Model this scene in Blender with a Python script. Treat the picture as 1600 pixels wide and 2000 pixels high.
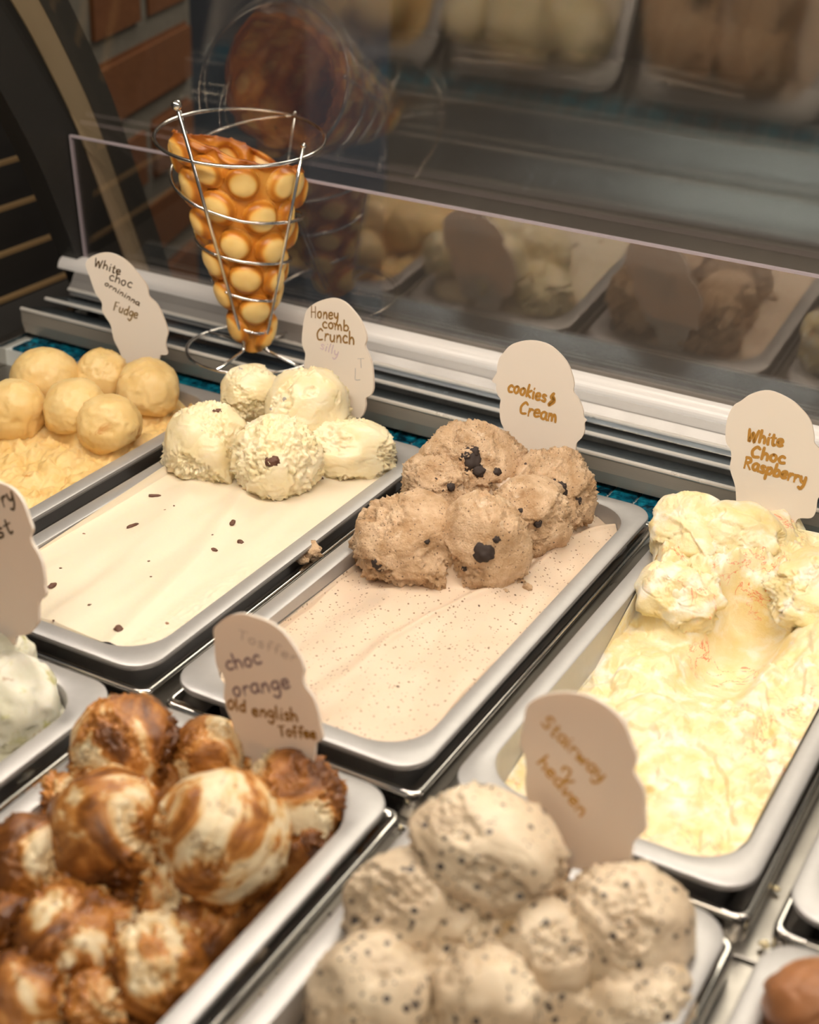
import bpy, bmesh, math, random
import numpy as np
from mathutils import Vector, Matrix

for o in list(bpy.data.objects):
    bpy.data.objects.remove(o)
sc = bpy.context.scene
COL = sc.collection

# ------------------------------------------------------------------ camera
CAM_POS = np.array([0.4538, -0.5674, 0.489])
CAM_TGT = np.array([0.0171, 0.2598, 0.0])
ROLL = 0.0395
fw = CAM_TGT - CAM_POS
fw = fw / np.linalg.norm(fw)
rt = np.cross(fw, [0, 0, 1]); rt /= np.linalg.norm(rt)
up = np.cross(rt, fw)
r2 = rt * math.cos(ROLL) + up * math.sin(ROLL)
u2 = -rt * math.sin(ROLL) + up * math.cos(ROLL)
cd = bpy.data.cameras.new('camera')
cam = bpy.data.objects.new('camera', cd)
COL.objects.link(cam)
M = Matrix.Identity(4)
for i in range(3):
    M[i][0] = r2[i]; M[i][1] = u2[i]; M[i][2] = -fw[i]; M[i][3] = CAM_POS[i]
cam.matrix_world = M
cd.sensor_fit = 'VERTICAL'
cd.sensor_height = 36.0
cd.sensor_width = 36.0
cd.lens = 52.495
cd.clip_start = 0.02
cd.dof.use_dof = True
cd.dof.focus_distance = 1.03
cd.dof.aperture_fstop = 6.0
sc.camera = cam

# ------------------------------------------------------------------ world, lights, exposure
w = bpy.data.worlds.new('World'); sc.world = w
w.use_nodes = True
w.node_tree.nodes['Background'].inputs[0].default_value = (1.0, 0.93, 0.85, 1)
w.node_tree.nodes['Background'].inputs[1].default_value = 0.14

def area(name, loc, rot, sx, sy, power, col):
    l = bpy.data.lights.new(name, 'AREA')
    l.shape = 'RECTANGLE'; l.size = sx; l.size_y = sy; l.energy = power; l.color = col
    o = bpy.data.objects.new(name, l); COL.objects.link(o)
    o.location = loc; o.rotation_euler = rot
    return o
area('fill_light_staff', (0.7, -1.3, 2.0), (math.radians(-25), 0, 0), 1.4, 1.4, 44.0, (1.0, 0.84, 0.64))  # added fill light behind the camera, softens and lifts the front rows
area('fill_light_shop', (-0.1, 1.7, 1.7), (0, 0, 0), 1.0, 1.0, 28.0, (1.0, 0.88, 0.74))  # added fill light, brightens the brick wall and floor past the glass
sc.view_settings.view_transform = 'Standard'
sc.view_settings.look = 'None'
sc.view_settings.exposure = 0.0
sc.view_settings.gamma = 1.0
sc.view_settings.use_curve_mapping = False

# ------------------------------------------------------------------ helpers
def tag(o, label=None, cat=None, group=None, kind=None):
    if label: o['label'] = label
    if cat: o['category'] = cat
    if group: o['group'] = group
    if kind: o['kind'] = kind
    return o

def link(name, me, mat=None, parent=None, smooth=True):
    o = bpy.data.objects.new(name, me)
    COL.objects.link(o)
    if mat is not None:
        me.materials.clear(); me.materials.append(mat)
    if smooth:
        me.polygons.foreach_set('use_smooth', [True] * len(me.polygons))
    if parent is not None:
        o.parent = parent
    return o

def mesh(name, verts, faces):
    me = bpy.data.meshes.new(name)
    me.from_pydata([tuple(map(float, v)) for v in verts], [], faces)
    me.update()
    return me

def empty(name, loc=(0, 0, 0), rz=0.0):
    o = bpy.data.objects.new(name, None)
    COL.objects.link(o); o.location = loc; o.rotation_euler = (0, 0, rz)
    o.empty_display_size = 0.01
    return o

def box(name, lo, hi, mat, parent=None, bevel=0.0, seg=2):
    bm = bmesh.new()
    bmesh.ops.create_cube(bm, size=1.0)
    lo = Vector(lo); hi = Vector(hi)
    for v in bm.verts:
        v.co = Vector((lo[i] + (v.co[i] + 0.5) * (hi[i] - lo[i]) for i in range(3)))
    if bevel > 0:
        bmesh.ops.bevel(bm, geom=list(bm.edges), offset=bevel, segments=seg, affect='EDGES', profile=0.5)
    me = bpy.data.meshes.new(name); bm.to_mesh(me); bm.free()
    return link(name, me, mat, parent, smooth=False)

def rrect(hx, hy, r, n=8):
    r = min(r, hx, hy)
    pts = []
    for cx, cy, a0 in ((hx - r, hy - r, 0), (-hx + r, hy - r, 90), (-hx + r, -hy + r, 180), (hx - r, -hy + r, 270)):
        for k in range(n + 1):
            a = math.radians(a0 + 90.0 * k / n)
            pts.append((cx + r * math.cos(a), cy + r * math.sin(a)))
    return pts

def loops_mesh(name, loops, close_first=False, close_last=False):
    n = len(loops[0]); V = []; F = []
    for l in loops: V += l
    for i in range(len(loops) - 1):
        for k in range(n):
            a = i * n + k; b = i * n + (k + 1) % n
            F.append((a, b, b + n, a + n))
    if close_first: F.append(tuple(range(n))[::-1])
    if close_last: F.append(tuple(range((len(loops) - 1) * n, len(loops) * n)))
    return mesh(name, V, F)

def tube(path, rad, n=8, closed=False, cap=True):
    P = np.array(path, float); m = len(P)
    V = []; F = []
    T = np.zeros_like(P)
    for i in range(m):
        a = P[(i - 1) % m] if (closed or i > 0) else P[i]
        b = P[(i + 1) % m] if (closed or i < m - 1) else P[i]
        T[i] = (b - a) / (np.linalg.norm(b - a) + 1e-12)
    ref = np.array([0, 0, 1.0]) if abs(T[0][2]) < 0.9 else np.array([1.0, 0, 0])
    N = ref - T[0] * (ref @ T[0]); N /= np.linalg.norm(N)
    for i in range(m):
        N = N - T[i] * (N @ T[i]); N /= np.linalg.norm(N) + 1e-12
        B = np.cross(T[i], N)
        for k in range(n):
            a = 2 * math.pi * k / n
            V.append(P[i] + rad * (math.cos(a) * N + math.sin(a) * B))
    for i in range(m if closed else m - 1):
        j = (i + 1) % m
        for k in range(n):
            F.append((i * n + k, i * n + (k + 1) % n, j * n + (k + 1) % n, j * n + k))
    if not closed and cap:
        F.append(tuple(range(n))[::-1]); F.append(tuple(range((m - 1) * n, m * n)))
    return V, F

def extrude_profile(name, prof, x0, x1, mat, parent=None, closed=True, smooth=False, nx=1):
    """profile in (y,z) extruded along x"""
    n = len(prof); V = []; F = []
    for i in range(nx + 1):
        x = x0 + (x1 - x0) * i / nx
        V += [(x, p[0], p[1]) for p in prof]
    for i in range(nx):
        for k in range(n if closed else n - 1):
            a = i * n + k; b = i * n + (k + 1) % n
            F.append((a, b, b + n, a + n))
    if closed:
        F.append(tuple(range(n))[::-1]); F.append(tuple(range(nx * n, (nx + 1) * n)))
    me = mesh(name, V, F)
    bm = bmesh.new(); bm.from_mesh(me); bmesh.ops.recalc_face_normals(bm, faces=bm.faces); bm.to_mesh(me); bm.free()
    return link(name, me, mat, parent, smooth)

# numpy gradient noise
_rng = np.random.RandomState(7)
_perm = np.concatenate([_rng.permutation(256)] * 3)
_grad = _rng.normal(size=(256, 3)); _grad /= np.linalg.norm(_grad, axis=1)[:, None]
def pn(p):
    p = np.asarray(p, float)
    i = np.floor(p).astype(int); f = p - i; i &= 255
    t = f * f * f * (f * (f * 6 - 15) + 10)
    def g(dx, dy, dz):
        h = _perm[_perm[_perm[i[..., 0] + dx] + i[..., 1] + dy] + i[..., 2] + dz]
        gr = _grad[h]
        return gr[..., 0] * (f[..., 0] - dx) + gr[..., 1] * (f[..., 1] - dy) + gr[..., 2] * (f[..., 2] - dz)
    x0 = g(0, 0, 0) * (1 - t[..., 0]) + g(1, 0, 0) * t[..., 0]
    x1 = g(0, 1, 0) * (1 - t[..., 0]) + g(1, 1, 0) * t[..., 0]
    x2 = g(0, 0, 1) * (1 - t[..., 0]) + g(1, 0, 1) * t[..., 0]
    x3 = g(0, 1, 1) * (1 - t[..., 0]) + g(1, 1, 1) * t[..., 0]
    y0 = x0 * (1 - t[..., 1]) + x1 * t[..., 1]
    y1 = x2 * (1 - t[..., 1]) + x3 * t[..., 1]
    return (y0 * (1 - t[..., 2]) + y1 * t[..., 2]) * 1.5
def fbm(p, o=4, gain=0.5):
    s = 0; a = 1.0
    for k in range(o):
        s = s + a * pn(p * (2.03 ** k) + 11.7 * k); a *= gain
    return s
def billow(p, o=4, gain=0.55):
    s = 0; a = 1.0
    for k in range(o):
        s = s + a * (np.abs(pn(p * (2.1 ** k) + 5.3 * k)) * 2 - 0.5); a *= gain
    return s
def sst(a, b, x):
    t = np.clip((x - a) / (b - a), 0, 1); return t * t * (3 - 2 * t)

# ------------------------------------------------------------------ materials
class NT:
    def __init__(s, name):
        s.m = bpy.data.materials.new(name); s.m.use_nodes = True
        s.t = s.m.node_tree; s.b = s.t.nodes['Principled BSDF']; s.out = s.t.nodes['Material Output']
    def n(s, typ, **kw):
        x = s.t.nodes.new(typ)
        for k, v in kw.items():
            if k.startswith('i_'): x.inputs[k[2:].replace('_', ' ')].default_value = v
            else: setattr(x, k, v)
        return x
    def l(s, a, b): s.t.links.new(a, b)
    def coord(s, rand=True, scale=(1, 1, 1)):
        tc = s.n('ShaderNodeTexCoord')
        o = tc.outputs['Object']
        if rand:
            oi = s.n('ShaderNodeObjectInfo')
            m = s.n('ShaderNodeMath', operation='MULTIPLY'); m.inputs[1].default_value = 37.0
            s.l(oi.outputs['Random'], m.inputs[0])
            v = s.n('ShaderNodeVectorMath', operation='ADD'); s.l(o, v.inputs[0]); s.l(m.outputs[0], v.inputs[1]); o = v.outputs[0]
        if scale != (1, 1, 1):
            mp = s.n('ShaderNodeMapping'); mp.inputs['Scale'].default_value = scale; s.l(o, mp.inputs[0]); o = mp.outputs[0]
        return o
    def noise(s, co, scale, detail=4, rough=0.55, dist=0.0):
        x = s.n('ShaderNodeTexNoise'); x.inputs['Scale'].default_value = scale; x.inputs['Detail'].default_value = detail
        x.inputs['Roughness'].default_value = rough; x.inputs['Distortion'].default_value = dist
        s.l(co, x.inputs['Vector']); return x.outputs['Fac']
    def ramp(s, fac, stops, interp='LINEAR'):
        x = s.n('ShaderNodeValToRGB'); x.color_ramp.interpolation = interp
        e = x.color_ramp.elements
        while len(e) < len(stops): e.new(0.5)
        for k, (p, c) in enumerate(stops):
            e[k].position = p; e[k].color = (c, c, c, 1) if isinstance(c, (int, float)) else (*c, 1)
        s.l(fac, x.inputs[0]); return x.outputs['Color']
    def mix(s, fac, a, b, bt='MIX'):
        x = s.n('ShaderNodeMix', data_type='RGBA', blend_type=bt)
        for k, v in ((0, fac), (6, a), (7, b)):
            if hasattr(v, 'is_linked') or hasattr(v, 'links'): s.l(v, x.inputs[k])
            else: x.inputs[k].default_value = v if k == 0 else (*v, 1)
        return x.outputs[2]
    def bump(s, h, strength=0.3, dist=0.001):
        x = s.n('ShaderNodeBump'); x.inputs['Strength'].default_value = strength; x.inputs['Distance'].default_value = dist
        s.l(h, x.inputs['Height']); s.l(x.outputs[0], s.b.inputs['Normal']); return x
    def set(s, **kw):
        for k, v in kw.items():
            s.b.inputs[k.replace('_', ' ')].default_value = v
        return s
    def col(s, v):
        if hasattr(v, 'links'): s.l(v, s.b.inputs['Base Color'])
        else: s.b.inputs['Base Color'].default_value = (*v, 1)
        return s

def plain(name, c, rough=0.5, metal=0.0, **kw):
    t = NT(name).col(c).set(Roughness=rough, Metallic=metal)
    for k, v in kw.items(): t.b.inputs[k.replace('_', ' ')].default_value = v
    return t.m

def steel(name, c, rough, aniso_scale=(4, 300, 300), amt=0.08, metal=1.0, spots=0.0):
    t = NT(name); co = t.coord(False, aniso_scale); n = t.noise(co, 3.0, 3)
    co2 = t.coord(False); n2 = t.noise(co2, 22.0, 5)
    r = t.n('ShaderNodeMapRange'); r.inputs[1].default_value = 0.3; r.inputs[2].default_value = 0.7
    r.inputs[3].default_value = rough - amt; r.inputs[4].default_value = rough + amt
    t.l(n2, r.inputs[0]); t.l(r.outputs[0], t.b.inputs['Roughness'])
    cc = t.mix(n, tuple(x * 0.92 for x in c), tuple(min(1, x * 1.05) for x in c))
    t.l(cc, t.b.inputs['Base Color']); t.set(Metallic=metal)
    return t.m

def icecream(name, colfn, sss=0.25, rough=0.42, bump=(160, 0.35, 0.0009), rand=True, radius=(0.012, 0.008, 0.005), fine=900):
    t = NT(name); co = t.coord(rand)
    c = colfn(t, co); t.col(c)
    t.set(Roughness=rough, Subsurface_Weight=sss, Subsurface_Scale=0.35)
    t.b.inputs['Subsurface Radius'].default_value = radius
    n = t.noise(co, bump[0], 6, 0.65); n2 = t.noise(co, fine, 3, 0.6)
    mx = t.n('ShaderNodeMath', operation='MULTIPLY_ADD'); mx.inputs[1].default_value = 0.45
    t.l(n2, mx.inputs[0]); t.l(n, mx.inputs[2])
    t.bump(mx.outputs[0], bump[1], bump[2])
    return t.m

def specks(t, co, scale, size, gate_scale=60, gate=0.5, width=0.03):
    """small dark flecks: voronoi cells, only some of them kept"""
    nz = t.n('ShaderNodeTexNoise'); nz.inputs['Scale'].default_value = scale * 2.2; nz.inputs['Detail'].default_value = 3; t.l(co, nz.inputs['Vector'])
    sub = t.n('ShaderNodeVectorMath', operation='MULTIPLY_ADD'); t.l(nz.outputs['Color'], sub.inputs[0])
    k = 0.45 / scale; sub.inputs[1].default_value = (k, k, k); t.l(co, sub.inputs[2])
    v = t.n('ShaderNodeTexVoronoi'); v.inputs['Scale'].default_value = scale; t.l(sub.outputs[0], v.inputs['Vector'])
    sep = t.n('ShaderNodeSeparateColor'); t.l(v.outputs['Color'], sep.inputs[0])
    keep = t.ramp(sep.outputs[0], [(gate, 0.0), (gate + 0.02, 1.0)])
    # per-cell radius
    rad = t.n('ShaderNodeMath', operation='MULTIPLY'); t.l(sep.outputs[1], rad.inputs[0]); rad.inputs[1].default_value = size
    lt = t.n('ShaderNodeMath', operation='LESS_THAN'); t.l(v.outputs['Distance'], lt.inputs[0]); t.l(rad.outputs[0], lt.inputs[1])
    mu = t.n('ShaderNodeMath', operation='MULTIPLY'); t.l(lt.outputs[0], mu.inputs[0]); t.l(keep, mu.inputs[1])
    return mu.outputs[0]

MAT = {}
MAT['pan'] = steel('satin_grey_steel', (0.46, 0.45, 0.45), 0.42, (60, 60, 60), 0.05, metal=0.55)
MAT['polish'] = steel('polished_steel', (0.62, 0.60, 0.57), 0.16, (4, 200, 200), 0.07)
MAT['brush'] = steel('brushed_steel', (0.56, 0.53, 0.49), 0.32, (2, 400, 400), 0.06)
MAT['slat'] = steel('slat_steel', (0.33, 0.41, 0.48), 0.24, (2, 400, 400), 0.04, metal=0.95)
MAT['bar'] = steel('dull_steel', (0.33, 0.31, 0.285), 0.33, (4, 200, 200), 0.08)
MAT['rail'] = steel('white_aluminium', (0.78, 0.76, 0.76), 0.40, (2, 300, 300), 0.05, metal=0.1)
MAT['lip'] = steel('warm_satin_steel', (0.42, 0.385, 0.335), 0.36, (2, 400, 400), 0.05, metal=0.45)
MAT['upstand'] = steel('grey_satin_steel', (0.36, 0.345, 0.335), 0.36, (2, 400, 400), 0.05, metal=0.5)
MAT['edge'] = steel('slat_highlight_steel', (0.80, 0.77, 0.73), 0.30, (2, 400, 400), 0.04, metal=0.4)  # pale steel: the highlight on the slat noses put into the colour
MAT['wire'] = plain('chrome_wire', (0.80, 0.78, 0.75), 0.14, 1.0)
MAT['black'] = plain('black_plastic', (0.020, 0.019, 0.018), 0.45)
MAT['dark_steel'] = steel('dark_steel', (0.16, 0.15, 0.14), 0.25, (4, 100, 100), 0.06)
MAT['gasket'] = plain('grey_gasket', (0.055, 0.05, 0.045), 0.5)
def _wood():
    t = NT('tan_trim'); co = t.coord(False, (30, 4, 4)); n = t.noise(co, 5, 4)
    t.l(t.mix(n, (0.46, 0.33, 0.20), (0.60, 0.45, 0.29)), t.b.inputs['Base Color']); t.set(Roughness=0.4, Metallic=0.0)
    return t.m
MAT['trim'] = _wood()
MAT['brass'] = plain('brass_edge', (0.55, 0.36, 0.17), 0.35, 0.6)
def _glass(name, tint, f0, rough):
    t = NT(name); t.t.nodes.remove(t.b)
    tr = t.n('ShaderNodeBsdfTransparent'); tr.inputs[0].default_value = (*tint, 1)
    gl = t.n('ShaderNodeBsdfGlossy'); gl.inputs['Roughness'].default_value = rough; gl.inputs[0].default_value = (1.0, 0.93, 0.86, 1)
    lw = t.n('ShaderNodeLayerWeight'); lw.inputs[0].default_value = 0.5
    p = t.n('ShaderNodeMath', operation='POWER'); t.l(lw.outputs['Facing'], p.inputs[0]); p.inputs[1].default_value = 5.0
    ma = t.n('ShaderNodeMath', operation='MULTIPLY_ADD'); t.l(p.outputs[0], ma.inputs[0]); ma.inputs[1].default_value = 1 - f0; ma.inputs[2].default_value = f0
    mx = t.n('ShaderNodeMixShader'); t.l(ma.outputs[0], mx.inputs[0]); t.l(tr.outputs[0], mx.inputs[1]); t.l(gl.outputs[0], mx.inputs[2])
    t.l(mx.outputs[0], t.out.inputs[0]); return t.m
MAT['glass'] = _glass('curved_glass', (0.90, 0.91, 0.89), 0.10, 0.06)
MAT['acrylic'] = _glass('acrylic', (0.94, 0.94, 0.95), 0.13, 0.03)
MAT['acrylic_edge'] = plain('acrylic_edge', (0.42, 0.36, 0.40), 0.25)
def _tile():
    t = NT('teal_glazed_tile'); co = t.coord(True, (60, 60, 60)); n = t.noise(co, 1.6, 4, 0.6, 0.6)
    t.l(t.ramp(n, [(0.36, (0.003, 0.016, 0.03)), (0.50, (0.004, 0.10, 0.17)), (0.68, (0.01, 0.28, 0.40))]), t.b.inputs['Base Color'])
    t.set(Roughness=0.12); return t.m
MAT['tile'] = _tile()
MAT['grout'] = plain('pale_grout', (0.55, 0.58, 0.58), 0.8)
def _brick():
    t = NT('red_brick'); co = t.coord(True); n = t.noise(co, 40, 6, 0.65); n2 = t.noise(co, 9, 3)
    c = t.mix(n, (0.12, 0.033, 0.007), (0.29, 0.09, 0.022)); c = t.mix(n2, c, (0.20, 0.075, 0.024))
    t.col(c).set(Roughness=0.9); t.bump(n, 0.6, 0.004); return t.m
MAT['brick'] = _brick()
def _mortar():
    t = NT('grey_mortar'); co = t.coord(False); n = t.noise(co, 60, 6, 0.7)
    t.col(t.mix(n, (0.16, 0.14, 0.115), (0.26, 0.235, 0.20))).set(Roughness=0.95); t.bump(n, 0.6, 0.004); return t.m
MAT['mortar'] = _mortar()
def _floor():
    t = NT('dark_floor'); co = t.coord(False); n = t.noise(co, 3.0, 5)
    t.col(t.mix(n, (0.24, 0.19, 0.155), (0.34, 0.28, 0.24))).set(Roughness=0.55); return t.m
MAT['floor'] = _floor()
MAT['wallback'] = plain('shop_wall', (0.16, 0.13, 0.11), 0.8)
MAT['blue'] = plain('slate_blue_paint', (0.085, 0.105, 0.15), 0.6)
def _card():
    t = NT('white_card'); co = t.coord(True); n = t.noise(co, 30, 3)
    t.col(t.mix(n, (0.86, 0.86, 0.81), (0.89, 0.89, 0.85))).set(Roughness=0.42)
    tl = t.n('ShaderNodeBsdfTranslucent'); tl.inputs[0].default_value = (0.92, 0.62, 0.36, 1)
    mx = t.n('ShaderNodeMixShader'); mx.inputs[0].default_value = 0.35
    t.l(t.b.outputs[0], mx.inputs[1]); t.l(tl.outputs[0], mx.inputs[2]); t.l(mx.outputs[0], t.out.inputs[0]); return t.m
MAT['card'] = _card()
INK = {'gold3': (0.58, 0.30, 0.04), 'gold': (0.40, 0.20, 0.035), 'gold2': (0.26, 0.14, 0.035), 'bronze': (0.30, 0.14, 0.015), 'ink': (0.09, 0.055, 0.025), 'ink2': (0.10, 0.065, 0.035),
       'brown': (0.20, 0.12, 0.03), 'mauve': (0.62, 0.49, 0.53), 'faint': (0.52, 0.48, 0.45), 'choc': (0.10, 0.05, 0.03), 'purple': (0.22, 0.14, 0.15), 'faint2': (0.50, 0.41, 0.34)}
for k, c in INK.items(): MAT['ink_' + k] = plain('marker_' + k, c, 0.5)

def c_honey_bed(t, co):
    n = t.noise(co, 18, 3); c = t.mix(n, (0.72, 0.63, 0.49), (0.76, 0.675, 0.535))
    s = specks(t, co, 110, 0.16, gate=0.93); return t.mix(s, c, (0.22, 0.10, 0.05))
def c_honey(t, co):
    n = t.noise(co, 60, 5); c = t.mix(t.ramp(n, [(0.35, 0), (0.7, 1)]), (0.79, 0.665, 0.40), (0.84, 0.745, 0.545))
    s = specks(t, co, 130, 0.30, gate=0.90); return t.mix(s, c, (0.40, 0.36, 0.34))
def c_cookie_bed(t, co):
    n = t.noise(co, 25, 4); c = t.mix(n, (0.635, 0.495, 0.375), (0.70, 0.57, 0.445))
    s = specks(t, co, 460, 0.36, gate=0.42); c = t.mix(s, c, (0.26, 0.17, 0.11))
    s2 = specks(t, co, 150, 0.16, gate=0.84); return t.mix(s2, c, (0.12, 0.075, 0.05))
def c_cookie(t, co):
    n = t.noise(co, 70, 6, 0.65); c = t.mix(t.ramp(n, [(0.34, 0), (0.66, 1)]), (0.47, 0.285, 0.145), (0.75, 0.545, 0.365))
    wv = t.ramp(t.noise(co, 55, 5, 0.7), [(0.60, 0), (0.70, 0.7)]); c = t.mix(wv, c, (0.84, 0.70, 0.54))
    s = specks(t, co, 520, 0.32, gate=0.45); c = t.mix(s, c, (0.20, 0.12, 0.075))
    s2 = specks(t, co, 150, 0.17, gate=0.84); return t.mix(s2, c, (0.075, 0.045, 0.035))
def c_rasp(t, co):
    n = t.noise(co, 55, 5, 0.6); c = t.mix(t.ramp(n, [(0.34, 0), (0.7, 1)]), (0.78, 0.63, 0.30), (0.84, 0.755, 0.54))
    r = t.noise(co, 42, 5, 0.62, 1.2); m = t.ramp(r, [(0.486, 0), (0.50, 1), (0.514, 0)])
    g = t.ramp(t.noise(co, 22, 3), [(0.54, 0), (0.62, 1)])
    mm = t.n('ShaderNodeMath', operation='MULTIPLY'); t.l(m, mm.inputs[0]); t.l(g, mm.inputs[1])
    c = t.mix(mm.outputs[0], c, (0.76, 0.13, 0.07))
    w = t.ramp(t.noise(co, 70, 5), [(0.50, 0), (0.66, 1)]); return t.mix(w, c, (0.87, 0.82, 0.70))
def c_fudge(t, co):
    n = t.noise(co, 40, 4); c = t.mix(t.ramp(n, [(0.35, 0), (0.7, 1)]), (0.72, 0.49, 0.19), (0.80, 0.61, 0.30))
    r = t.noise(co, 34, 4, 0.6, 0.8); m = t.ramp(r, [(0.62, 0), (0.70, 1)]); return t.mix(m, c, (0.55, 0.26, 0.06))
def c_toffee(t, co):
    n = t.noise(co, 24, 4, 0.55, 1.3); n2 = t.noise(co, 140, 5, 0.65)
    c = t.ramp(n, [(0.36, (0.12, 0.04, 0.008)), (0.45, (0.28, 0.10, 0.018)), (0.52, (0.52, 0.22, 0.05)), (0.555, (0.72, 0.50, 0.25)), (0.63, (0.82, 0.70, 0.48))])
    return t.mix(t.ramp(n2, [(0.56, 0), (0.68, 0.75)]), c, (0.20, 0.07, 0.013))
def c_toffee_bed(t, co):
    n = t.noise(co, 50, 5, 0.6, 0.8)
    return t.ramp(n, [(0.36, (0.07, 0.022, 0.005)), (0.52, (0.24, 0.085, 0.017)), (0.66, (0.42, 0.18, 0.045)), (0.74, (0.72, 0.56, 0.36))])
def c_stair(t, co):
    n = t.noise(co, 40, 5); c = t.mix(t.ramp(n, [(0.35, 0), (0.68, 1)]), (0.54, 0.42, 0.29), (0.76, 0.64, 0.48))
    a = t.ramp(t.noise(co, 48, 3), [(0.64, 0), (0.76, 0.7)]); c = t.mix(a, c, (0.50, 0.28, 0.06))
    s = specks(t, co, 220, 0.44, gate=0.42); c = t.mix(s, c, (0.06, 0.05, 0.05))
    s2 = specks(t, co, 420, 0.36, gate=0.7); return t.mix(s2, c, (0.15, 0.12, 0.10))
def c_pist(t, co):
    n = t.noise(co, 40, 4); c = t.mix(t.ramp(n, [(0.35, 0), (0.65, 1)]), (0.62, 0.60, 0.46), (0.80, 0.78, 0.70))
    a = t.ramp(t.noise(co, 75, 3), [(0.60, 0), (0.72, 0.8)]); c = t.mix(a, c, (0.42, 0.40, 0.12))
    b = t.ramp(t.noise(co, 110, 3), [(0.66, 0), (0.74, 0.8)]); return t.mix(b, c, (0.35, 0.16, 0.05))
def c_choc(t, co):
    n = t.noise(co, 60, 5); return t.mix(n, (0.20, 0.075, 0.025), (0.42, 0.18, 0.07))
MAT['honey_bed'] = icecream('honeycomb_bed', c_honey_bed, bump=(60, 0.15, 0.0008), rough=0.45, fine=500)
MAT['honey'] = icecream('honeycomb_scoop', c_honey, rough=0.30, bump=(120, 0.25, 0.0012), fine=500)
MAT['cookie_bed'] = icecream('cookies_bed', c_cookie_bed, bump=(90, 0.15, 0.0008), rough=0.5)
MAT['cookie'] = icecream('cookies_scoop', c_cookie, rough=0.5, bump=(210, 1.0, 0.0022), sss=0.12)
MAT['rasp'] = icecream('raspberry_bed', c_rasp, rough=0.36, bump=(190, 0.55, 0.0013))
MAT['fudge'] = icecream('fudge_scoop', c_fudge, rough=0.45, bump=(150, 0.2, 0.0009))
MAT['toffee'] = icecream('toffee_scoop', c_toffee, rough=0.27, bump=(190, 0.45, 0.0014), sss=0.12)
MAT['toffee_bed'] = icecream('toffee_bed', c_toffee_bed, rough=0.3, bump=(150, 0.8, 0.002), sss=0.08)
MAT['stair'] = icecream('speckled_scoop', c_stair, rough=0.42, bump=(150, 0.4, 0.0012), sss=0.15)
MAT['pist'] = icecream('pale_green_scoop', c_pist, rough=0.35, bump=(120, 0.4, 0.0012))
MAT['choc'] = icecream('chocolate_scoop', c_choc, rough=0.4, bump=(150, 0.4, 0.0012), sss=0.1)
MAT['cookie_bit'] = plain('dark_cookie', (0.035, 0.022, 0.018), 0.75)
MAT['choc_bit'] = plain('chocolate_fleck', (0.12, 0.05, 0.03), 0.6)

# ------------------------------------------------------------------ layout of the case (metres; pan rims at z = 0)
W, L, PITCH, GAP = 0.165, 0.360, 0.1811, 0.019
UL, UR = -0.455, 0.80                      # inner ends of the case

# ------------------------------------------------------------------ the shop beyond the glass
tag(box('floor', (-4.5, -2.5, -1.06), (4.5, 8.0, -1.0), MAT['floor']), kind='structure')
tag(box('wall_back', (-4.5, 7.0, -1.0), (4.5, 7.1, 2.4), MAT['wallback']), kind='structure')

def brick_wall():
    d = Vector((-0.31, 0.95, 0)).normalized()
    ang = math.atan2(d.y, d.x)
    p0 = Vector((-0.66, 0.76, 0))
    wall = box('wall_left', (-0.085, -0.002, -1.0), (0.315, 0.22, 1.1), MAT['mortar'])
    wall.location = p0; wall.rotation_euler = (0, 0, ang)
    tag(wall, 'brick wall with thick grey mortar joints behind the case', kind='structure')
    bl, bh, j = 0.330, 0.075, 0.021
    bm = bmesh.new(); bmesh.ops.create_cube(bm, size=1.0)
    for v in bm.verts: v.co = Vector((v.co.x * bl, v.co.y * 0.03, v.co.z * bh))
    bmesh.ops.bevel(bm, geom=list(bm.edges), offset=0.006, segments=2, affect='EDGES')
    me = bpy.data.meshes.new('brick'); bm.to_mesh(me); bm.free()
    half = bpy.data.meshes.new('brick_half')
    bm = bmesh.new(); bmesh.ops.create_cube(bm, size=1.0)
    for v in bm.verts: v.co = Vector((v.co.x * 0.155, v.co.y * 0.03, v.co.z * bh))
    bmesh.ops.bevel(bm, geom=list(bm.edges), offset=0.006, segments=2, affect='EDGES'); bm.to_mesh(half); bm.free()
    rnd = random.Random(4)
    for row in range(-9, 9):
        z = 0.1125 + row * (bh + j)
        x = 0.305
        k = 0
        if row % 2:
            b = link('brick', half, MAT['brick'], wall, smooth=False)
            b.location = (x - 0.0775, 0.008 + rnd.uniform(-.002, .002), z); x -= 0.155 + j
        while x > 0.02:
            if x - bl < -0.085:
                b = link('brick', half, MAT['brick'], wall, smooth=False)
                b.location = (x - 0.0775, 0.008, z); x -= 0.155 + j; continue
            b = link('brick', me, MAT['brick'], wall, smooth=False)
            b.location = (x - bl / 2, 0.008 + rnd.uniform(-.002, .002), z + rnd.uniform(-.001, .001)); x -= bl + j
brick_wall()
tag(box('pillar', (-1.60, 1.7, -1.0), (-0.98, 2.0, 1.4), MAT['blue'], bevel=0.01), 'slate blue painted pillar beyond the brick wall', 'pillar')

# ------------------------------------------------------------------ the display case
case = empty('gelato_display_case', (0.15, 0.0, -1.0))
tag(case, 'steel gelato display case with curved front glass and tan trimmed end frame', 'display case')
case_off = Vector((0.15, 0.0, -1.0))
def ch(o):
    """make a part a child of the case, keeping its place"""
    o.parent = case; o.matrix_parent_inverse = Matrix.Translation(-case_off)
    return o

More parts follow.
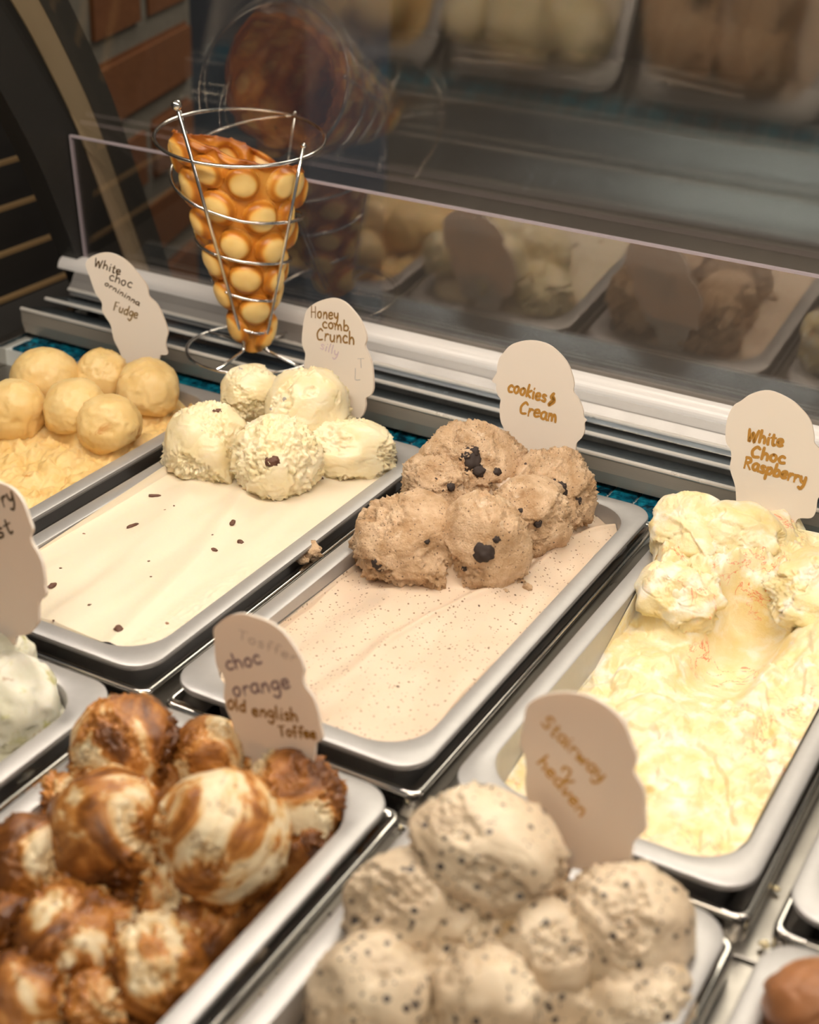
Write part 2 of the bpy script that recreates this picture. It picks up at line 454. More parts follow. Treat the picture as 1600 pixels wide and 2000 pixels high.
# well floor and divider bars
ch(box('well_floor', (UL, -0.42, -0.150), (UR, 0.47, -0.145), MAT['dark_steel']))
ch(box('case_body', (UL - 0.08, -0.46, -1.0), (UR + 0.06, 0.62, -0.155), MAT['black']))
def bar(x0, x1, y0, y1, z=-0.030):
    ch(box('divider_bar', (x0, y0, z - 0.006), (x1, y1, z), MAT['bar'], bevel=0.0012))
for ci in range(-2, 4):
    x0 = ci * PITCH - (PITCH - W) - 0.010
    x1 = ci * PITCH + 0.010
    if ci == -2: x0 = UL
    bar(x0, x1, -0.0092, 0.372)
    bar(x0, x1, -0.379, -0.0098, -0.0315)
bar(UL, UR, 0.3725, 0.386, -0.034)

# polished frames that carry the pans
def frame_mesh():
    hx, hy = W / 2, L / 2
    prof = [(-0.013, -0.0285), (-0.0115, -0.0240), (-0.006, -0.0165), (-0.002, -0.0138), (0.0, -0.0130), (0.0018, -0.0136), (0.0027, -0.0156), (0.0028, -0.0185), (0.0022, -0.0295)]
    loops = []
    for d, z in prof:
        loops.append([(x, y, z) for x, y in rrect(hx + d, hy + d, max(0.006 + d, 0.004), 6)])
    return loops_mesh('pan_frame', loops)
FRAME = frame_mesh()
PANS = {'A': (-2, 0), 'B': (-1, 0), 'C': (0, 0), 'D': (1, 0), 'H': (2, 0), 'E': (-1, -1), 'F': (0, -1), 'G': (1, -1), 'I': (2, -1)}
def pan_center(k):
    ci, r = PANS[k]
    return ci * PITCH + W / 2, (L / 2 if r == 0 else -GAP - L / 2)
for k in PANS:
    x, y = pan_center(k)
    f = link('pan_frame', FRAME, MAT['polish'])
    f.location = (x, y, 0); ch(f)

# teal tile ledge
ledge = ch(box('tile_ledge', (UL, 0.3650, -0.030), (UR, 0.420, -0.0150), MAT['grout']))
tp = 0.0210
tb = bmesh.new(); bmesh.ops.create_cube(tb, size=1.0)
for v in tb.verts: v.co = Vector((v.co.x * 0.0195, v.co.y * 0.0215, v.co.z * 0.004))
bmesh.ops.bevel(tb, geom=list(tb.edges), offset=0.0008, segments=2, affect='EDGES')
tm = bpy.data.meshes.new('tile'); tb.to_mesh(tm); tb.free()
x = 0.1178 + tp * 0.5 - tp * 27
while x < UR - 0.011:
    for y in (0.3770, 0.3998):
        t = link('tile', tm, MAT['tile'], ledge, smooth=False); t.location = (x, y, -0.0143)
    x += tp

# vent grille: lip, slats, upstand, rail
grille = empty('vent_grille'); ch(grille); grille.matrix_parent_inverse = Matrix.Translation(-case_off)
def nose(y, z, r, back, drop, th=0.0012):
    """thin blade with a rolled front edge"""
    p = []
    for a in range(0, 9):
        t = math.radians(90 + a * 180 / 8)
        p.append((y + r + r * math.cos(t), z - r + r * math.sin(t)))
    p.append((y + r + 0.001, z - 2 * r + 0.0002)); p.append((y + back, z - drop - th)); p.append((y + back, z - drop)); p.append((y + r + 0.002, z - 0.0006))
    return p
lip = [(0.3890, 0.0150), (0.3895, 0.0165), (0.3915, 0.0168), (0.4060, 0.0120), (0.4060, 0.0105), (0.3915, 0.0145), (0.3912, 0.0040), (0.3940, -0.0065), (0.3925, -0.0075), (0.3893, 0.0035)]
extrude_profile('front_lip', lip, UL, UR, MAT['lip'], grille)
for y, z in ((0.3890, 0.0172), (0.4215, 0.0172), (0.4535, 0.0172)):
    extrude_profile('slat', nose(y, z, 0.0014, 0.047 if y < 0.45 else 0.02, 0.014 if y < 0.45 else 0.004), UL, UR, MAT['slat'], grille, smooth=False)
    extrude_profile('slat_highlight', [(y + 0.0004, z + 0.0003), (y - 0.0008, z - 0.0004), (y - 0.0011, z - 0.0016), (y - 0.0006, z - 0.0026), (y + 0.0006, z - 0.0024), (y + 0.0016, z + 0.0002)], UL, UR, MAT['edge'], grille)  # added pale strip, stands in for light caught on the rolled nose
ups = [(0.4550, 0.0172), (0.4600, 0.0235), (0.4605, 0.0245), (0.4640, 0.0300), (0.4760, 0.0300), (0.4760, 0.0100), (0.4550, 0.0100)]
extrude_profile('upstand', ups, UL, UR, MAT['upstand'], grille)
rail = []
for a in range(0, 9):
    t = math.radians(180 - a * 11.25)
    rail.append((0.4745 + 0.0105 * math.cos(t), 0.0300 + 0.0100 * math.sin(t)))
rail += [(0.4790, 0.0402), (0.4790, 0.0302)]
ch(extrude_profile('top_rail', rail, UL - 0.02, UR, MAT['rail'], smooth=False))

# upright acrylic screen behind the rail
AL, AR = -0.4535, 0.74
scr = ch(extrude_profile('acrylic_screen', [(0.4700 + 0.0100, 0.0255), (0.4600 + 0.0100, 0.1545), (0.4630 + 0.0100, 0.1545), (0.4730 + 0.0100, 0.0255)], AL, AR, MAT['acrylic']))
extrude_profile('polished_edge', [(0.4697, 0.1545), (0.4697, 0.1563), (0.4733, 0.1563), (0.4733, 0.1545)], AL - .0016, AR, MAT['acrylic_edge'], scr)
extrude_profile('polished_edge', [(0.4797, 0.0255), (0.4697, 0.1545), (0.4733, 0.1545), (0.4833, 0.0255)], AL - .0016, AL, MAT['acrylic_edge'], scr)

# curved front glass and its end frame
CURVE = [(0.585, -0.060), (0.5615, 0.003), (0.538, 0.061), (0.516, 0.116), (0.4925, 0.170), (0.461, 0.227), (0.429, 0.2775), (0.388, 0.330), (0.335, 0.385), (0.270, 0.432), (0.190, 0.475), (0.080, 0.505)]
GCURVE = [(0.578, -0.050), (0.558, 0.000), (0.537, 0.050), (0.511, 0.105), (0.479, 0.160), (0.442, 0.215), (0.405, 0.268), (0.369, 0.320), (0.334, 0.370), (0.288, 0.430), (0.225, 0.485), (0.150, 0.520), (0.060, 0.540)]
def smooth_curve(pts, n=6):
    P = [np.array(p, float) for p in pts]; out = []
    for i in range(len(P) - 1):
        a = P[max(i - 1, 0)]; b = P[i]; c = P[i + 1]; d = P[min(i + 2, len(P) - 1)]
        for k in range(n):
            t = k / n
            out.append(0.5 * (2 * b + (c - a) * t + (2 * a - 5 * b + 4 * c - d) * t * t + (3 * b - a - 3 * c + d) * t ** 3))
    out.append(P[-1]); return np.array(out)
CV = smooth_curve(CURVE)
def offset_curve(c, d):
    T = np.gradient(c, axis=0); T /= np.linalg.norm(T, axis=1)[:, None]
    N = np.stack([T[:, 1], -T[:, 0]], 1)          # outwards (+y side)
    return c + N * d
GCV = smooth_curve(GCURVE)
def band(name, d0, d1, x0, x1, mat, parent=None, smooth=False, cv=None):
    cv = CV if cv is None else cv
    a = offset_curve(cv, d0); b = offset_curve(cv, d1)
    n = len(cv); V = []; F = []
    for x in (x0, x1):
        V += [(x, p[0], p[1]) for p in a] + [(x, p[0], p[1]) for p in b]
    for i in range(n - 1):
        A0, B0, A1, B1 = i, n + i, 2 * n + i, 3 * n + i
        F += [(A0, A0 + 1, A1 + 1, A1), (B0 + 1, B0, B1, B1 + 1), (A0 + 1, A0, B0, B0 + 1), (A1, A1 + 1, B1 + 1, B1)]
    F += [(0, 2 * n, 3 * n, n), (n - 1, 2 * n - 1, 4 * n - 1, 3 * n - 1)]
    me = mesh(name, V, F)
    bm = bmesh.new(); bm.from_mesh(me); bmesh.ops.recalc_face_normals(bm, faces=bm.faces); bm.to_mesh(me); bm.free()
    return link(name, me, mat, parent, smooth)
glass = ch(band('curved_glass', 0.0, 0.005, UL - 0.006, UR, MAT['glass'], smooth=False, cv=GCV))
glass.data.polygons.foreach_set('use_smooth', [True] * len(glass.data.polygons))
try:
    glass.data.set_sharp_from_angle(angle=math.radians(40))
except Exception:
    pass
fr = ch(band('end_frame', -0.070, -0.0135, -0.480, -0.457, MAT['black']))
band('trim_strip', -0.0130, 0.0115, -0.480, -0.4555, MAT['trim'], fr)
band('gasket', 0.0118, 0.0250, -0.482, -0.4550, MAT['gasket'], fr)
band('gasket', 0.0252, 0.0420, -0.482, -0.4570, MAT['gasket'], fr)
# end pane, lower end wall
ch(box('end_wall', (UL - 0.012, -0.44, -0.145), (UL, 0.478, -0.0085), MAT['polish'], bevel=0.001))
ch(box('end_plinth', (UL - 0.075, -0.44, -0.12), (UL - 0.0125, 0.60, -0.012), MAT['black'], bevel=0.002))
ch(box('front_ledge', (UL, 0.484, -0.06), (UR, 0.600, -0.050), MAT['dark_steel']))

# LED strip under the top of the case; its own light
led = ch(box('led_strip', (UL, 0.092, 0.484), (UR, 0.110, 0.490), MAT['rail']))
lm = NT('led_emitter'); lm.b.inputs['Emission Color'].default_value = (1.0, 0.90, 0.76, 1); lm.b.inputs['Emission Strength'].default_value = 60.0
lb = bmesh.new(); bmesh.ops.create_cube(lb, size=1.0)
for v in lb.verts: v.co = Vector((v.co.x * 0.006, v.co.y * 0.005, v.co.z * 0.0016))
lmesh = bpy.data.meshes.new('led'); lb.to_mesh(lmesh); lb.free()
x = UL + 0.01
while x < UR - 0.01:
    e = link('led', lmesh, lm.m, led, smooth=False); e.location = (x, 0.101, 0.4832); x += 0.0165
area('led_light', ((UL + UR) / 2, 0.101, 0.481), (0, 0, 0), UR - UL, 0.014, 4.2, (1.0, 0.885, 0.745))

# neighbouring rack seen beyond the end frame
rack = empty('wire_rack', (-0.60, 0.2, -1.0)); tag(rack, 'dark rack with thin brass coloured bars beyond the end frame', 'rack')
def rk(o): o.parent = rack; o.matrix_parent_inverse = Matrix.Translation((0.60, -0.2, 1.0)); return o
for z, y1 in ((0.095, 0.607), (0.050, 0.625), (0.004, 0.644), (-0.043, 0.662)):
    rk(box('bar', (-0.603, -0.35, z - 0.002), (-0.598, y1, z + 0.002), MAT['brass']))
V, F = tube([(-0.600, 0.606, 0.097), (-0.600, 0.622, 0.060), (-0.600, 0.638, 0.018), (-0.600, 0.655, -0.030), (-0.600, 0.668, -0.070)], 0.0060, 4)
rk(link('upright', mesh('upright', V, F), MAT['brass'], smooth=False))
rk(box('rack_back', (-0.65, -0.6, -1.0), (-0.625, 0.66, 0.6), MAT['black']))

# ------------------------------------------------------------------ pans
def pan_mesh():
    hx, hy = W / 2, L / 2
    P = [(hx - 0.0005, hy - 0.0005, 0.0200, -0.0040), (hx, hy, 0.0200, -0.0022), (hx - 0.0004, hy - 0.0004, 0.0197, -0.0006), (hx - 0.0016, hy - 0.0016, 0.0190, 0.0),
         (hx - 0.0110, hy - 0.0125, 0.029, 0.0), (hx - 0.0122, hy - 0.0137, 0.030, -0.0006), (hx - 0.0128, hy - 0.0143, 0.030, -0.0025),
         (hx - 0.0145, hy - 0.0160, 0.029, -0.040), (hx - 0.0180, hy - 0.0200, 0.027, -0.105), (hx - 0.0230, hy - 0.0250, 0.022, -0.1115)]
    loops = [[(x, y, z) for x, y in rrect(a, b, r, 10)] for a, b, r, z in P]
    n_in = len(loops)
    # outside of the wall, back up to the underside of the flange
    Q = [(hx - 0.0175, hy - 0.0195, 0.027, -0.113), (hx - 0.0135, hy - 0.0150, 0.029, -0.040), (hx - 0.0118, hy - 0.0133, 0.030, -0.0050), (hx - 0.0106, hy - 0.0121, 0.029, -0.0016), (hx - 0.0022, hy - 0.0022, 0.0185, -0.0016), (hx - 0.0014, hy - 0.0014, 0.0190, -0.0040), (hx - 0.0005, hy - 0.0005, 0.0200, -0.0040)]
    loops += [[(x, y, z) for x, y in rrect(a, b, r, 10)] for a, b, r, z in Q]
    me = loops_mesh('gelato_pan', loops)
    bm = bmesh.new(); bm.from_mesh(me)
    n = len(loops[0]); bm.verts.ensure_lookup_table()
    bm.faces.new([bm.verts[(n_in - 1) * n + k] for k in range(n)])
    bmesh.ops.recalc_face_normals(bm, faces=bm.faces); bm.to_mesh(me); bm.free()
    return me
PAN = pan_mesh()
PAN_LABEL = {
    'A': 'grey steel pan of yellow fudge ice cream beside the end wall',
    'B': 'grey steel pan filled with smooth cream honeycomb ice cream',
    'C': 'grey steel pan filled with pinkish tan cookies and cream ice cream',
    'D': 'grey steel pan holding dug-out pale yellow raspberry ice cream',
    'H': 'grey steel pan at right edge, only a rounded rim corner showing',
    'E': 'grey steel pan of pale green white ice cream at left edge',
    'F': 'grey steel pan heaped with brown toffee scoops',
    'G': 'grey steel pan heaped with speckled beige scoops',
    'I': 'grey steel pan with brown chocolate scoop in the bottom right corner'}
for k in PANS:
    x, y = pan_center(k)
    p = link('gelato_pan', PAN, MAT['pan']); p.location = (x, y, 0); PAN.set_sharp_from_angle(angle=math.radians(28))
    tag(p, PAN_LABEL[k], 'pan', 'steel gelato pans in the case')

SC={
'A':[(-0.3201,0.2300,0.0080,0.0248),(-0.3308,0.2797,0.0120,0.0270),(-0.2971,0.3094,0.0140,0.0226),(-0.2545,0.3145,0.0100,0.0256),(-0.2739,0.2497,0.0120,0.0247),(-0.2401,0.2455,0.0080,0.0248),],
'B':[(-0.1504,0.2506,0.0120,0.0307),(-0.0912,0.2546,0.0140,0.0318),(-0.1555,0.3164,0.0300,0.0231),(-0.1041,0.3167,0.0280,0.0314),(-0.0621,0.3080,0.0080,0.0284),],
'C':[(0.0471,0.2068,0.0100,0.0320),(0.0936,0.2188,0.0140,0.0308),(0.0419,0.3093,0.0220,0.0327),(0.1025,0.2752,0.0140,0.0265),(0.1017,0.3177,0.0140,0.0298),(0.0292,0.2830,0.0120,0.0258),],
'E':[(-0.0700,-0.0587,-0.0050,0.0275),(-0.0874,-0.0377,0.0100,0.0154),],
'F':[(0.0284,-0.0700,0.0080,0.0281),(0.0674,-0.0498,0.0060,0.0202),(0.1194,-0.0499,-0.0020,0.0254),(0.1112,-0.1017,0.0060,0.0320),(0.0576,-0.1216,0.0000,0.0298),(0.0268,-0.1467,-0.0120,0.0229),(0.0712,-0.1707,-0.0250,0.0260),(0.1154,-0.1645,-0.0250,0.0242),(0.1140,-0.1330,-0.0300,0.0196),(0.0759,-0.2087,-0.0300,0.0236),(0.0855,-0.0388,0.0000,0.0111),(0.0998,-0.1301,-0.0120,0.0145),(0.0580,-0.1522,-0.0160,0.0134),(0.1364,-0.0657,-0.0140,0.0135),(0.0115,-0.1076,-0.0080,0.0132),(0.0845,-0.1562,-0.0180,0.0127),(0.1044,-0.1910,-0.0300,0.0158),(0.0402,-0.1781,-0.0220,0.0152),],
'G':[(0.2415,-0.0719,0.0340,0.0301),(0.3039,-0.0588,0.0060,0.0308),(0.2156,-0.1007,0.0100,0.0274),(0.2780,-0.0910,0.0040,0.0241),(0.2360,-0.0957,0.0100,0.0187),(0.2675,-0.1254,0.0000,0.0241),(0.2217,-0.1420,-0.0080,0.0284),(0.3202,-0.0826,-0.0100,0.0247),],
'I':[(0.3958,-0.0621,0.0080,0.0203),],
'D':[(0.2091,0.3026,0.0140,0.0285),(0.2228,0.2485,0.0020,0.0242),(0.2516,0.3391,0.0100,0.0248),(0.2985,0.2913,0.0080,0.0284),(0.2342,0.3062,0.0180,0.0259),],
}

# ------------------------------------------------------------------ ice cream beds
def bed(k, hfn, mat, label, res=0.0013, name='ice_cream_bed'):
    cx, cy = pan_center(k)
    ex, ey = W / 2 - 0.0136, L / 2 - 0.0152
    nx = int(2 * ex / res) + 1; ny = int(2 * ey / res) + 1
    X, Yg = np.meshgrid(np.linspace(-ex, ex, nx), np.linspace(-ey, ey, ny), indexing='ij')
    r = 0.029
    qx = np.maximum(np.abs(X) - (ex - r), 0); qy = np.maximum(np.abs(Yg) - (ey - r), 0)
    d = np.sqrt(qx * qx + qy * qy) + 1e-9
    s = np.where((d > r), r / d, 1.0)
    X2 = np.where(d > r, np.sign(X) * ((ex - r) + qx * s), X); Y2 = np.where(d > r, np.sign(Yg) * ((ey - r) + qy * s), Yg)
    Z = hfn(X2, Y2)
    if k in FILL:
        f = np.zeros_like(Z); hz = np.zeros_like(Z)
        for (sx_, sy_, sz_, sr_) in SC[k]:
            g = np.exp(-((X2 + cx - sx_) ** 2 + (Y2 + cy - sy_) ** 2) / (sr_ * FILL[k][2]) ** 2)
            f += g; hz += g * (sz_ + FILL[k][1] * sr_)
        hz = hz / (f + 1e-6)
        m = sst(FILL[k][0], FILL[k][0] + 0.35, f)
        if k == 'D': m = m * (1 - np.clip(1.6 * trough_D(X2, Y2), 0, 1))
        lump = billow(vec(X2 + cx, Y2 + cy, (75, 75), 1.7), 4, 0.55)
        Z = Z * (1 - m) + np.maximum(Z, hz + 0.004 * lump) * m
    edge = np.minimum.reduce([ex - np.abs(X2), ey - np.abs(Y2)])
    V = np.stack([X2, Y2, Z], -1).reshape(-1, 3)
    idx = np.arange(nx * ny).reshape(nx, ny)
    F = np.stack([idx[:-1, :-1], idx[1:, :-1], idx[1:, 1:], idx[:-1, 1:]], -1).reshape(-1, 4)
    # skirt down the wall so that the bed has a body
    me = bpy.data.meshes.new(name)
    me.from_pydata(V.tolist(), [], F.tolist()); me.update()
    o = link(name, me, mat); o.location = (cx, cy, 0)
    tag(o, label, 'ice cream')
    return o
FILL = {'A': (.62, -.1, 1.0), 'B': (.66, .05, 1.0), 'C': (.60, .25, 1.05), 'F': (.55, .0, 1.1), 'G': (.55, .15, 1.1), 'D': (.42, .45, 1.15)}
def vec(X, Y, s, off): return np.stack([X * s[0], Y * s[1], np.full_like(X, off)], -1)

def h_A(X, Y):
    z = -0.010 + 0.004 * fbm(vec(X, Y, (18, 12), 1.0), 3)
    rough = billow(vec(X + 0.3 * Y, Y, (70, 45), 2.0), 4)
    return z + 0.0036 * rough + 0.004 * np.clip(pn(vec(X, Y, (60, 22), 7.1)), 0, 1)
def h_B(X, Y):
    z = -0.0035 - 0.0010 * np.cos(Y * 9)
    a = X + 0.22 * Y + 0.004 * np.sin(Y * 26)
    ridge = np.exp(-((a - 0.012) / 0.010) ** 2) * np.clip(1 - (a - 0.012) * 60, 0.3, 1)
    z += 0.0036 * ridge + 0.0026 * np.exp(-((a + 0.030) / 0.014) ** 2)
    z += 0.0022 * pn(vec(X, Y, (30, 9), 3.0)) + 0.0009 * pn(vec(X, Y, (80, 20), 4.0))
    lump = sst(0.045, 0.062, X) * sst(0.05, -0.08, Y)
    z += lump * (0.0006 + 0.0008 * billow(vec(X, Y, (220, 160), 9.0), 3))
    return z
def h_C(X, Y):
    z = -0.0050 + 0.0 * X
    z += -0.005 * sst(0.08, 0.16, Y)
    z += -0.009 * sst(-0.020, -0.062, X) * sst(-0.145, -0.07, Y)
    w = X - 0.010 - 0.25 * (Y + 0.05) - 0.006 * np.sin(Y * 40)
    z += 0.0045 * np.exp(-(w / 0.007) ** 2) * sst(-0.14, -0.06, Y) * (1 - 0.4 * sst(0, 0.004, w))
    z += -0.003 * np.exp(-((w + 0.012) / 0.010) ** 2)
    z += 0.0045 * pn(vec(X, Y, (26, 15), 5.0)) + 0.0018 * pn(vec(X, Y, (60, 35), 6.0))
    return z
def trough_D(X, Y):
    tx = X - 0.004 - 0.05 * (Y - 0.05)
    return np.exp(-(tx / 0.023) ** 4) * sst(-0.055, 0.055, Y) * sst(0.098, 0.088, Y)
def h_D(X, Y):
    # X,Y local: pan centre (0.2636, 0.18)
    z = -0.006 - 0.016 * sst(0.0, -0.062, X) - 0.002 * sst(-0.10, -0.15, Y)
    z = z + 0.022 * sst(0.03, 0.15, Y)
    z += 0.012 * sst(0.030, 0.052, X) * sst(-0.02, 0.08, Y)
    # dug-out scoop track
    tr = trough_D(X, Y)
    z += -0.030 * tr
    wx = X + 0.006 * pn(vec(X, Y, (40, 40), 12.0)); wy = Y + 0.006 * pn(vec(X, Y, (40, 40), 14.0))
    rough = billow(vec(wx, wy, (38, 26), 2.5), 4, 0.42)
    q = fbm(vec(wx + 0.4 * wy, wy, (30, 22), 5.2), 3); cliff = sst(-0.04, 0.05, q)
    crumb = billow(vec(X, Y, (130, 130), 2.5), 3, 0.5) * sst(0.02, 0.25, pn(vec(X, Y, (22, 22), 3.3)))
    k_ = 1 - 0.94 * np.clip(tr * 1.4, 0, 1)
    z += (0.0042 * rough + 0.0035 * cliff + 0.0016 * crumb) * k_ + 0.005 * fbm(vec(X, Y, (18, 18), 8.0), 2) * (1 - 0.8 * tr)
    return z
def h_E(X, Y): return -0.020 + 0.006 * fbm(vec(X, Y, (30, 25), 1.5), 4) + 0.006 * sst(0.06, 0.15, Y)
def h_F(X, Y): return -0.045 + 0.008 * billow(vec(X, Y, (45, 45), 3.5), 5, 0.6) + 0.014 * sst(0.02, 0.14, Y)
def h_G(X, Y): return -0.028 + 0.007 * billow(vec(X, Y, (40, 40), 4.5), 4, 0.55) + 0.012 * sst(0.03, 0.14, Y)
def h_H(X, Y): return -0.05 + 0.004 * fbm(vec(X, Y, (30, 30), 5.5), 3)
def h_I(X, Y): return -0.030 + 0.006 * billow(vec(X, Y, (40, 40), 6.5), 4)
BED = {}
BED['A'] = bed('A', h_A, MAT['fudge'], 'rough yellow ice cream under the yellow fudge scoops')
BED['B'] = bed('B', h_B, MAT['honey_bed'], 'smooth cream coloured ice cream with scattered chocolate flecks', 0.0010)
BED['C'] = bed('C', h_C, MAT['cookie_bed'], 'smooth pinkish tan ice cream peppered with fine cookie dust', 0.0010)
BED['D'] = bed('D', h_D, MAT['rasp'], 'rough pale yellow ice cream with red streaks and a smooth dug-out hollow', 0.0008)
BED['E'] = bed('E', h_E, MAT['pist'], 'pale greenish white ice cream filling the pan at left edge')
BED['F'] = bed('F', h_F, MAT['toffee_bed'], 'dark caramel ice cream lying under the toffee scoops', 0.0011)
BED['G'] = bed('G', h_G, MAT['stair'], 'speckled beige ice cream lying under the speckled scoops', 0.0011)
BED['H'] = bed('H', h_H, MAT['rasp'], 'ice cream low inside the pan at right edge', 0.004)
BED['I'] = bed('I', h_I, MAT['choc'], 'brown ice cream under the chocolate scoop', 0.002)

def blob_mesh(name, r, seed, sub=2, amp=0.35, sq=(1, 1, 1), freq=1.6):
    bm = bmesh.new(); bmesh.ops.create_icosphere(bm, subdivisions=sub, radius=1.0)
    n = np.array([v.co[:] for v in bm.verts])
    k = 1 + amp * fbm(n * freq + seed * 3.1, 3)
    for v, q in zip(bm.verts, n * k[:, None] * r * np.array(sq)): v.co = q
    me = bpy.data.meshes.new(name); bm.to_mesh(me); bm.free(); return me

# flecks on the smooth cream bed
FLECK_UV=[(-0.1549,0.1906,0.0026,0.6),(-0.1377,0.1441,0.0027,0.8),(-0.0824,0.1850,0.0026,0.8),(-0.0625,0.1660,0.0026,0.1),(-0.0705,0.1464,0.0022,0.3),(-0.0979,0.1108,0.0010,0.0),(-0.1302,0.0532,0.0027,0.5),(-0.0587,0.0308,0.0036,0.1),(-0.1406,0.0732,0.0010,0.0),(-0.0829,0.0940,0.0009,0.0),(-0.0916,0.0433,0.0012,0.2),(-0.1292,0.1805,0.0009,0.0),(-0.0972,0.0164,0.0009,0.0),(-0.0679,0.2766,0.0019,0.6),(-0.0819,0.1605,0.0008,0.0)]
for i, (fx, fy, rr, el) in enumerate(FLECK_UV):
    cx, cy = pan_center('B')
    z = float(h_B(np.array([[fx - cx]]), np.array([[fy - cy]]))[0, 0])
    f = link('chocolate_fleck', blob_mesh('chocolate_fleck', rr, i + 3, 2, 0.5, (1.0 + el, 0.8, 0.35), 2.0), MAT['choc_bit'], BED['B'])
    f.location = (fx - cx, fy - cy, z + rr * 0.12); f.rotation_euler = (0, 0, 0.6 + i * 0.7)

# ------------------------------------------------------------------ scoops
_ico = {}
def ico(sub):
    if sub not in _ico:
        bm = bmesh.new(); bmesh.ops.create_icosphere(bm, subdivisions=sub, radius=1.0)
        V = np.array([v.co[:] for v in bm.verts]); F = [tuple(v.index for v in f.verts) for f in bm.faces]
        bm.free(); _ico[sub] = (V, F)
    return _ico[sub]
def scoop(center, r, seed, mat, label, group, sq=(1, 1, 1), rot=(0, 0, 0), sub=6, low=0.06, rough=0.05, patch=0.05, skirt=0.10, crease=0.03, groove=0.0, name='ice_cream_scoop', cat='ice cream scoop'):
    N, F = ico(sub)
    s = np.array([seed * 1.37, seed * 2.11, seed * 0.73])
    rad = 1 + low * fbm(N * 0.95 + s, 2) * 1.6
    # torn layer: a smooth shell that ends in a ragged edge, rough ice cream under it
    wrp = 0.22 * np.stack([pn(N * 2.2 + s), pn(N * 2.2 + s + 31), pn(N * 2.2 + s + 57)], 1)
    q = pn(N * 1.25 + s + wrp + 4.0) + 0.35 * patch
    q = q + 0.07 * billow(N * 7.0 + s, 3, 0.55)
    shell = sst(-0.03, 0.035, q - patch)
    rad = rad + crease * 1.3 * shell
    c = billow(N * 4.2 + s, 4, 0.52); c2 = billow(N * 13.0 + s, 3, 0.5)
    under = 1 - shell
    rad = rad + 0.45 * rough * np.exp(-((q - patch) / 0.07) ** 2) * np.clip(c2 + 0.3, 0, 2)
    rad = rad + rough * (0.75 * c + 0.5 * c2) * (0.08 + under)
    # fine folds running over the shell
    fold = pn(N * np.array([1.2, 1.2, 3.4]) + s + 2.0 * wrp)
    rad = rad - 0.35 * crease * np.exp(-(fold / 0.05) ** 2) * shell
    # ragged skirt near the foot
    b = np.exp(-((N[:, 2] + 0.45 + 0.22 * pn(N * 1.8 + s)) / 0.20) ** 2)
    ragged = 0.25 + 1.1 * np.clip(pn(N * np.array([3.2, 3.2, 1.5]) + s), 0, 1) + 0.45 * billow(N * 8 + s, 4, 0.55)
    rad = rad + skirt * b * np.clip(ragged, 0, 2.0)
    if groove:
        g = np.sin((N @ np.array([0.75, 0.5, 0.3]) + 0.12 * pn(N * 2 + s)) * 22)
        rad = rad + groove * g * shell
    P = N * rad[:, None]
    P = P + low * 1.3 * np.stack([pn(P * 1.6 + s + 3), pn(P * 1.6 + s + 13), 0.6 * pn(P * 1.6 + s + 23)], 1)
    P[:, 2] = np.where(P[:, 2] < -0.70, -0.70 + (P[:, 2] + 0.70) * 0.25, P[:, 2])
    P = P * r * np.array(sq)
    me = bpy.data.meshes.new(name); me.from_pydata(P.tolist(), [], F); me.update()
    o = link(name, me, mat); o.location = center; o.rotation_euler = rot
    tag(o, label, cat, group); return o
def chunk(parent, d, r, seed, depth=0.86, mat=None, name='cookie_chunk', sq=(1, 1, 0.55)):
    """dark piece set in the surface of a scoop, in direction d of the scoop's own axes"""
    me_p = parent.data
    d = np.array(d, float); d /= np.linalg.norm(d)
    co = np.empty(len(me_p.vertices) * 3); me_p.vertices.foreach_get('co', co); co = co.reshape(-1, 3)
    nn = co / np.linalg.norm(co, axis=1)[:, None]
    i = int(np.argmax(nn @ d))
    c = link(name, blob_mesh(name, r * 0.9, seed, 3, 0.42, sq, 1.9), mat or MAT['cookie_bit'], parent)
    c.location = co[i] * (1 - 0.15 * r / np.linalg.norm(co[i]))
    c.rotation_euler = Vector(d).to_track_quat('Z', 'Y').to_euler()
    return c
def CAMDIR(rot_z=0.0):
    a = math.atan2(-0.88, 0.47) - rot_z
    return np.array([math.cos(a), math.sin(a), 0.0])

LBL = {}
LBL['A'] = ['yellow scoop at the left edge of the fudge pan', 'tallest yellow scoop at the back left of the fudge pan', 'yellow scoop with orange streaks in front of the leaning sign',
            'yellow scoop at the back right corner of the fudge pan', 'middle yellow scoop of the fudge pan, behind the front one', 'front yellow scoop against the right rim of the fudge pan']
for i, (p, kw) in enumerate(zip(SC['A'], [dict(), dict(sq=(1.08, 1, 1.0)), dict(rough=.07), dict(sq=(1, 1, 1.0)), dict(), dict()])):
    k = dict(sub=5, low=.04, rough=.03, patch=.15, skirt=.07, crease=.025); k.update(kw)
    scoop(p[:3], p[3], 3 + i, MAT['fudge'], LBL['A'][i], 'yellow fudge scoops', rot=(0.1 * i, 0.15, 0.9 * i), **k)

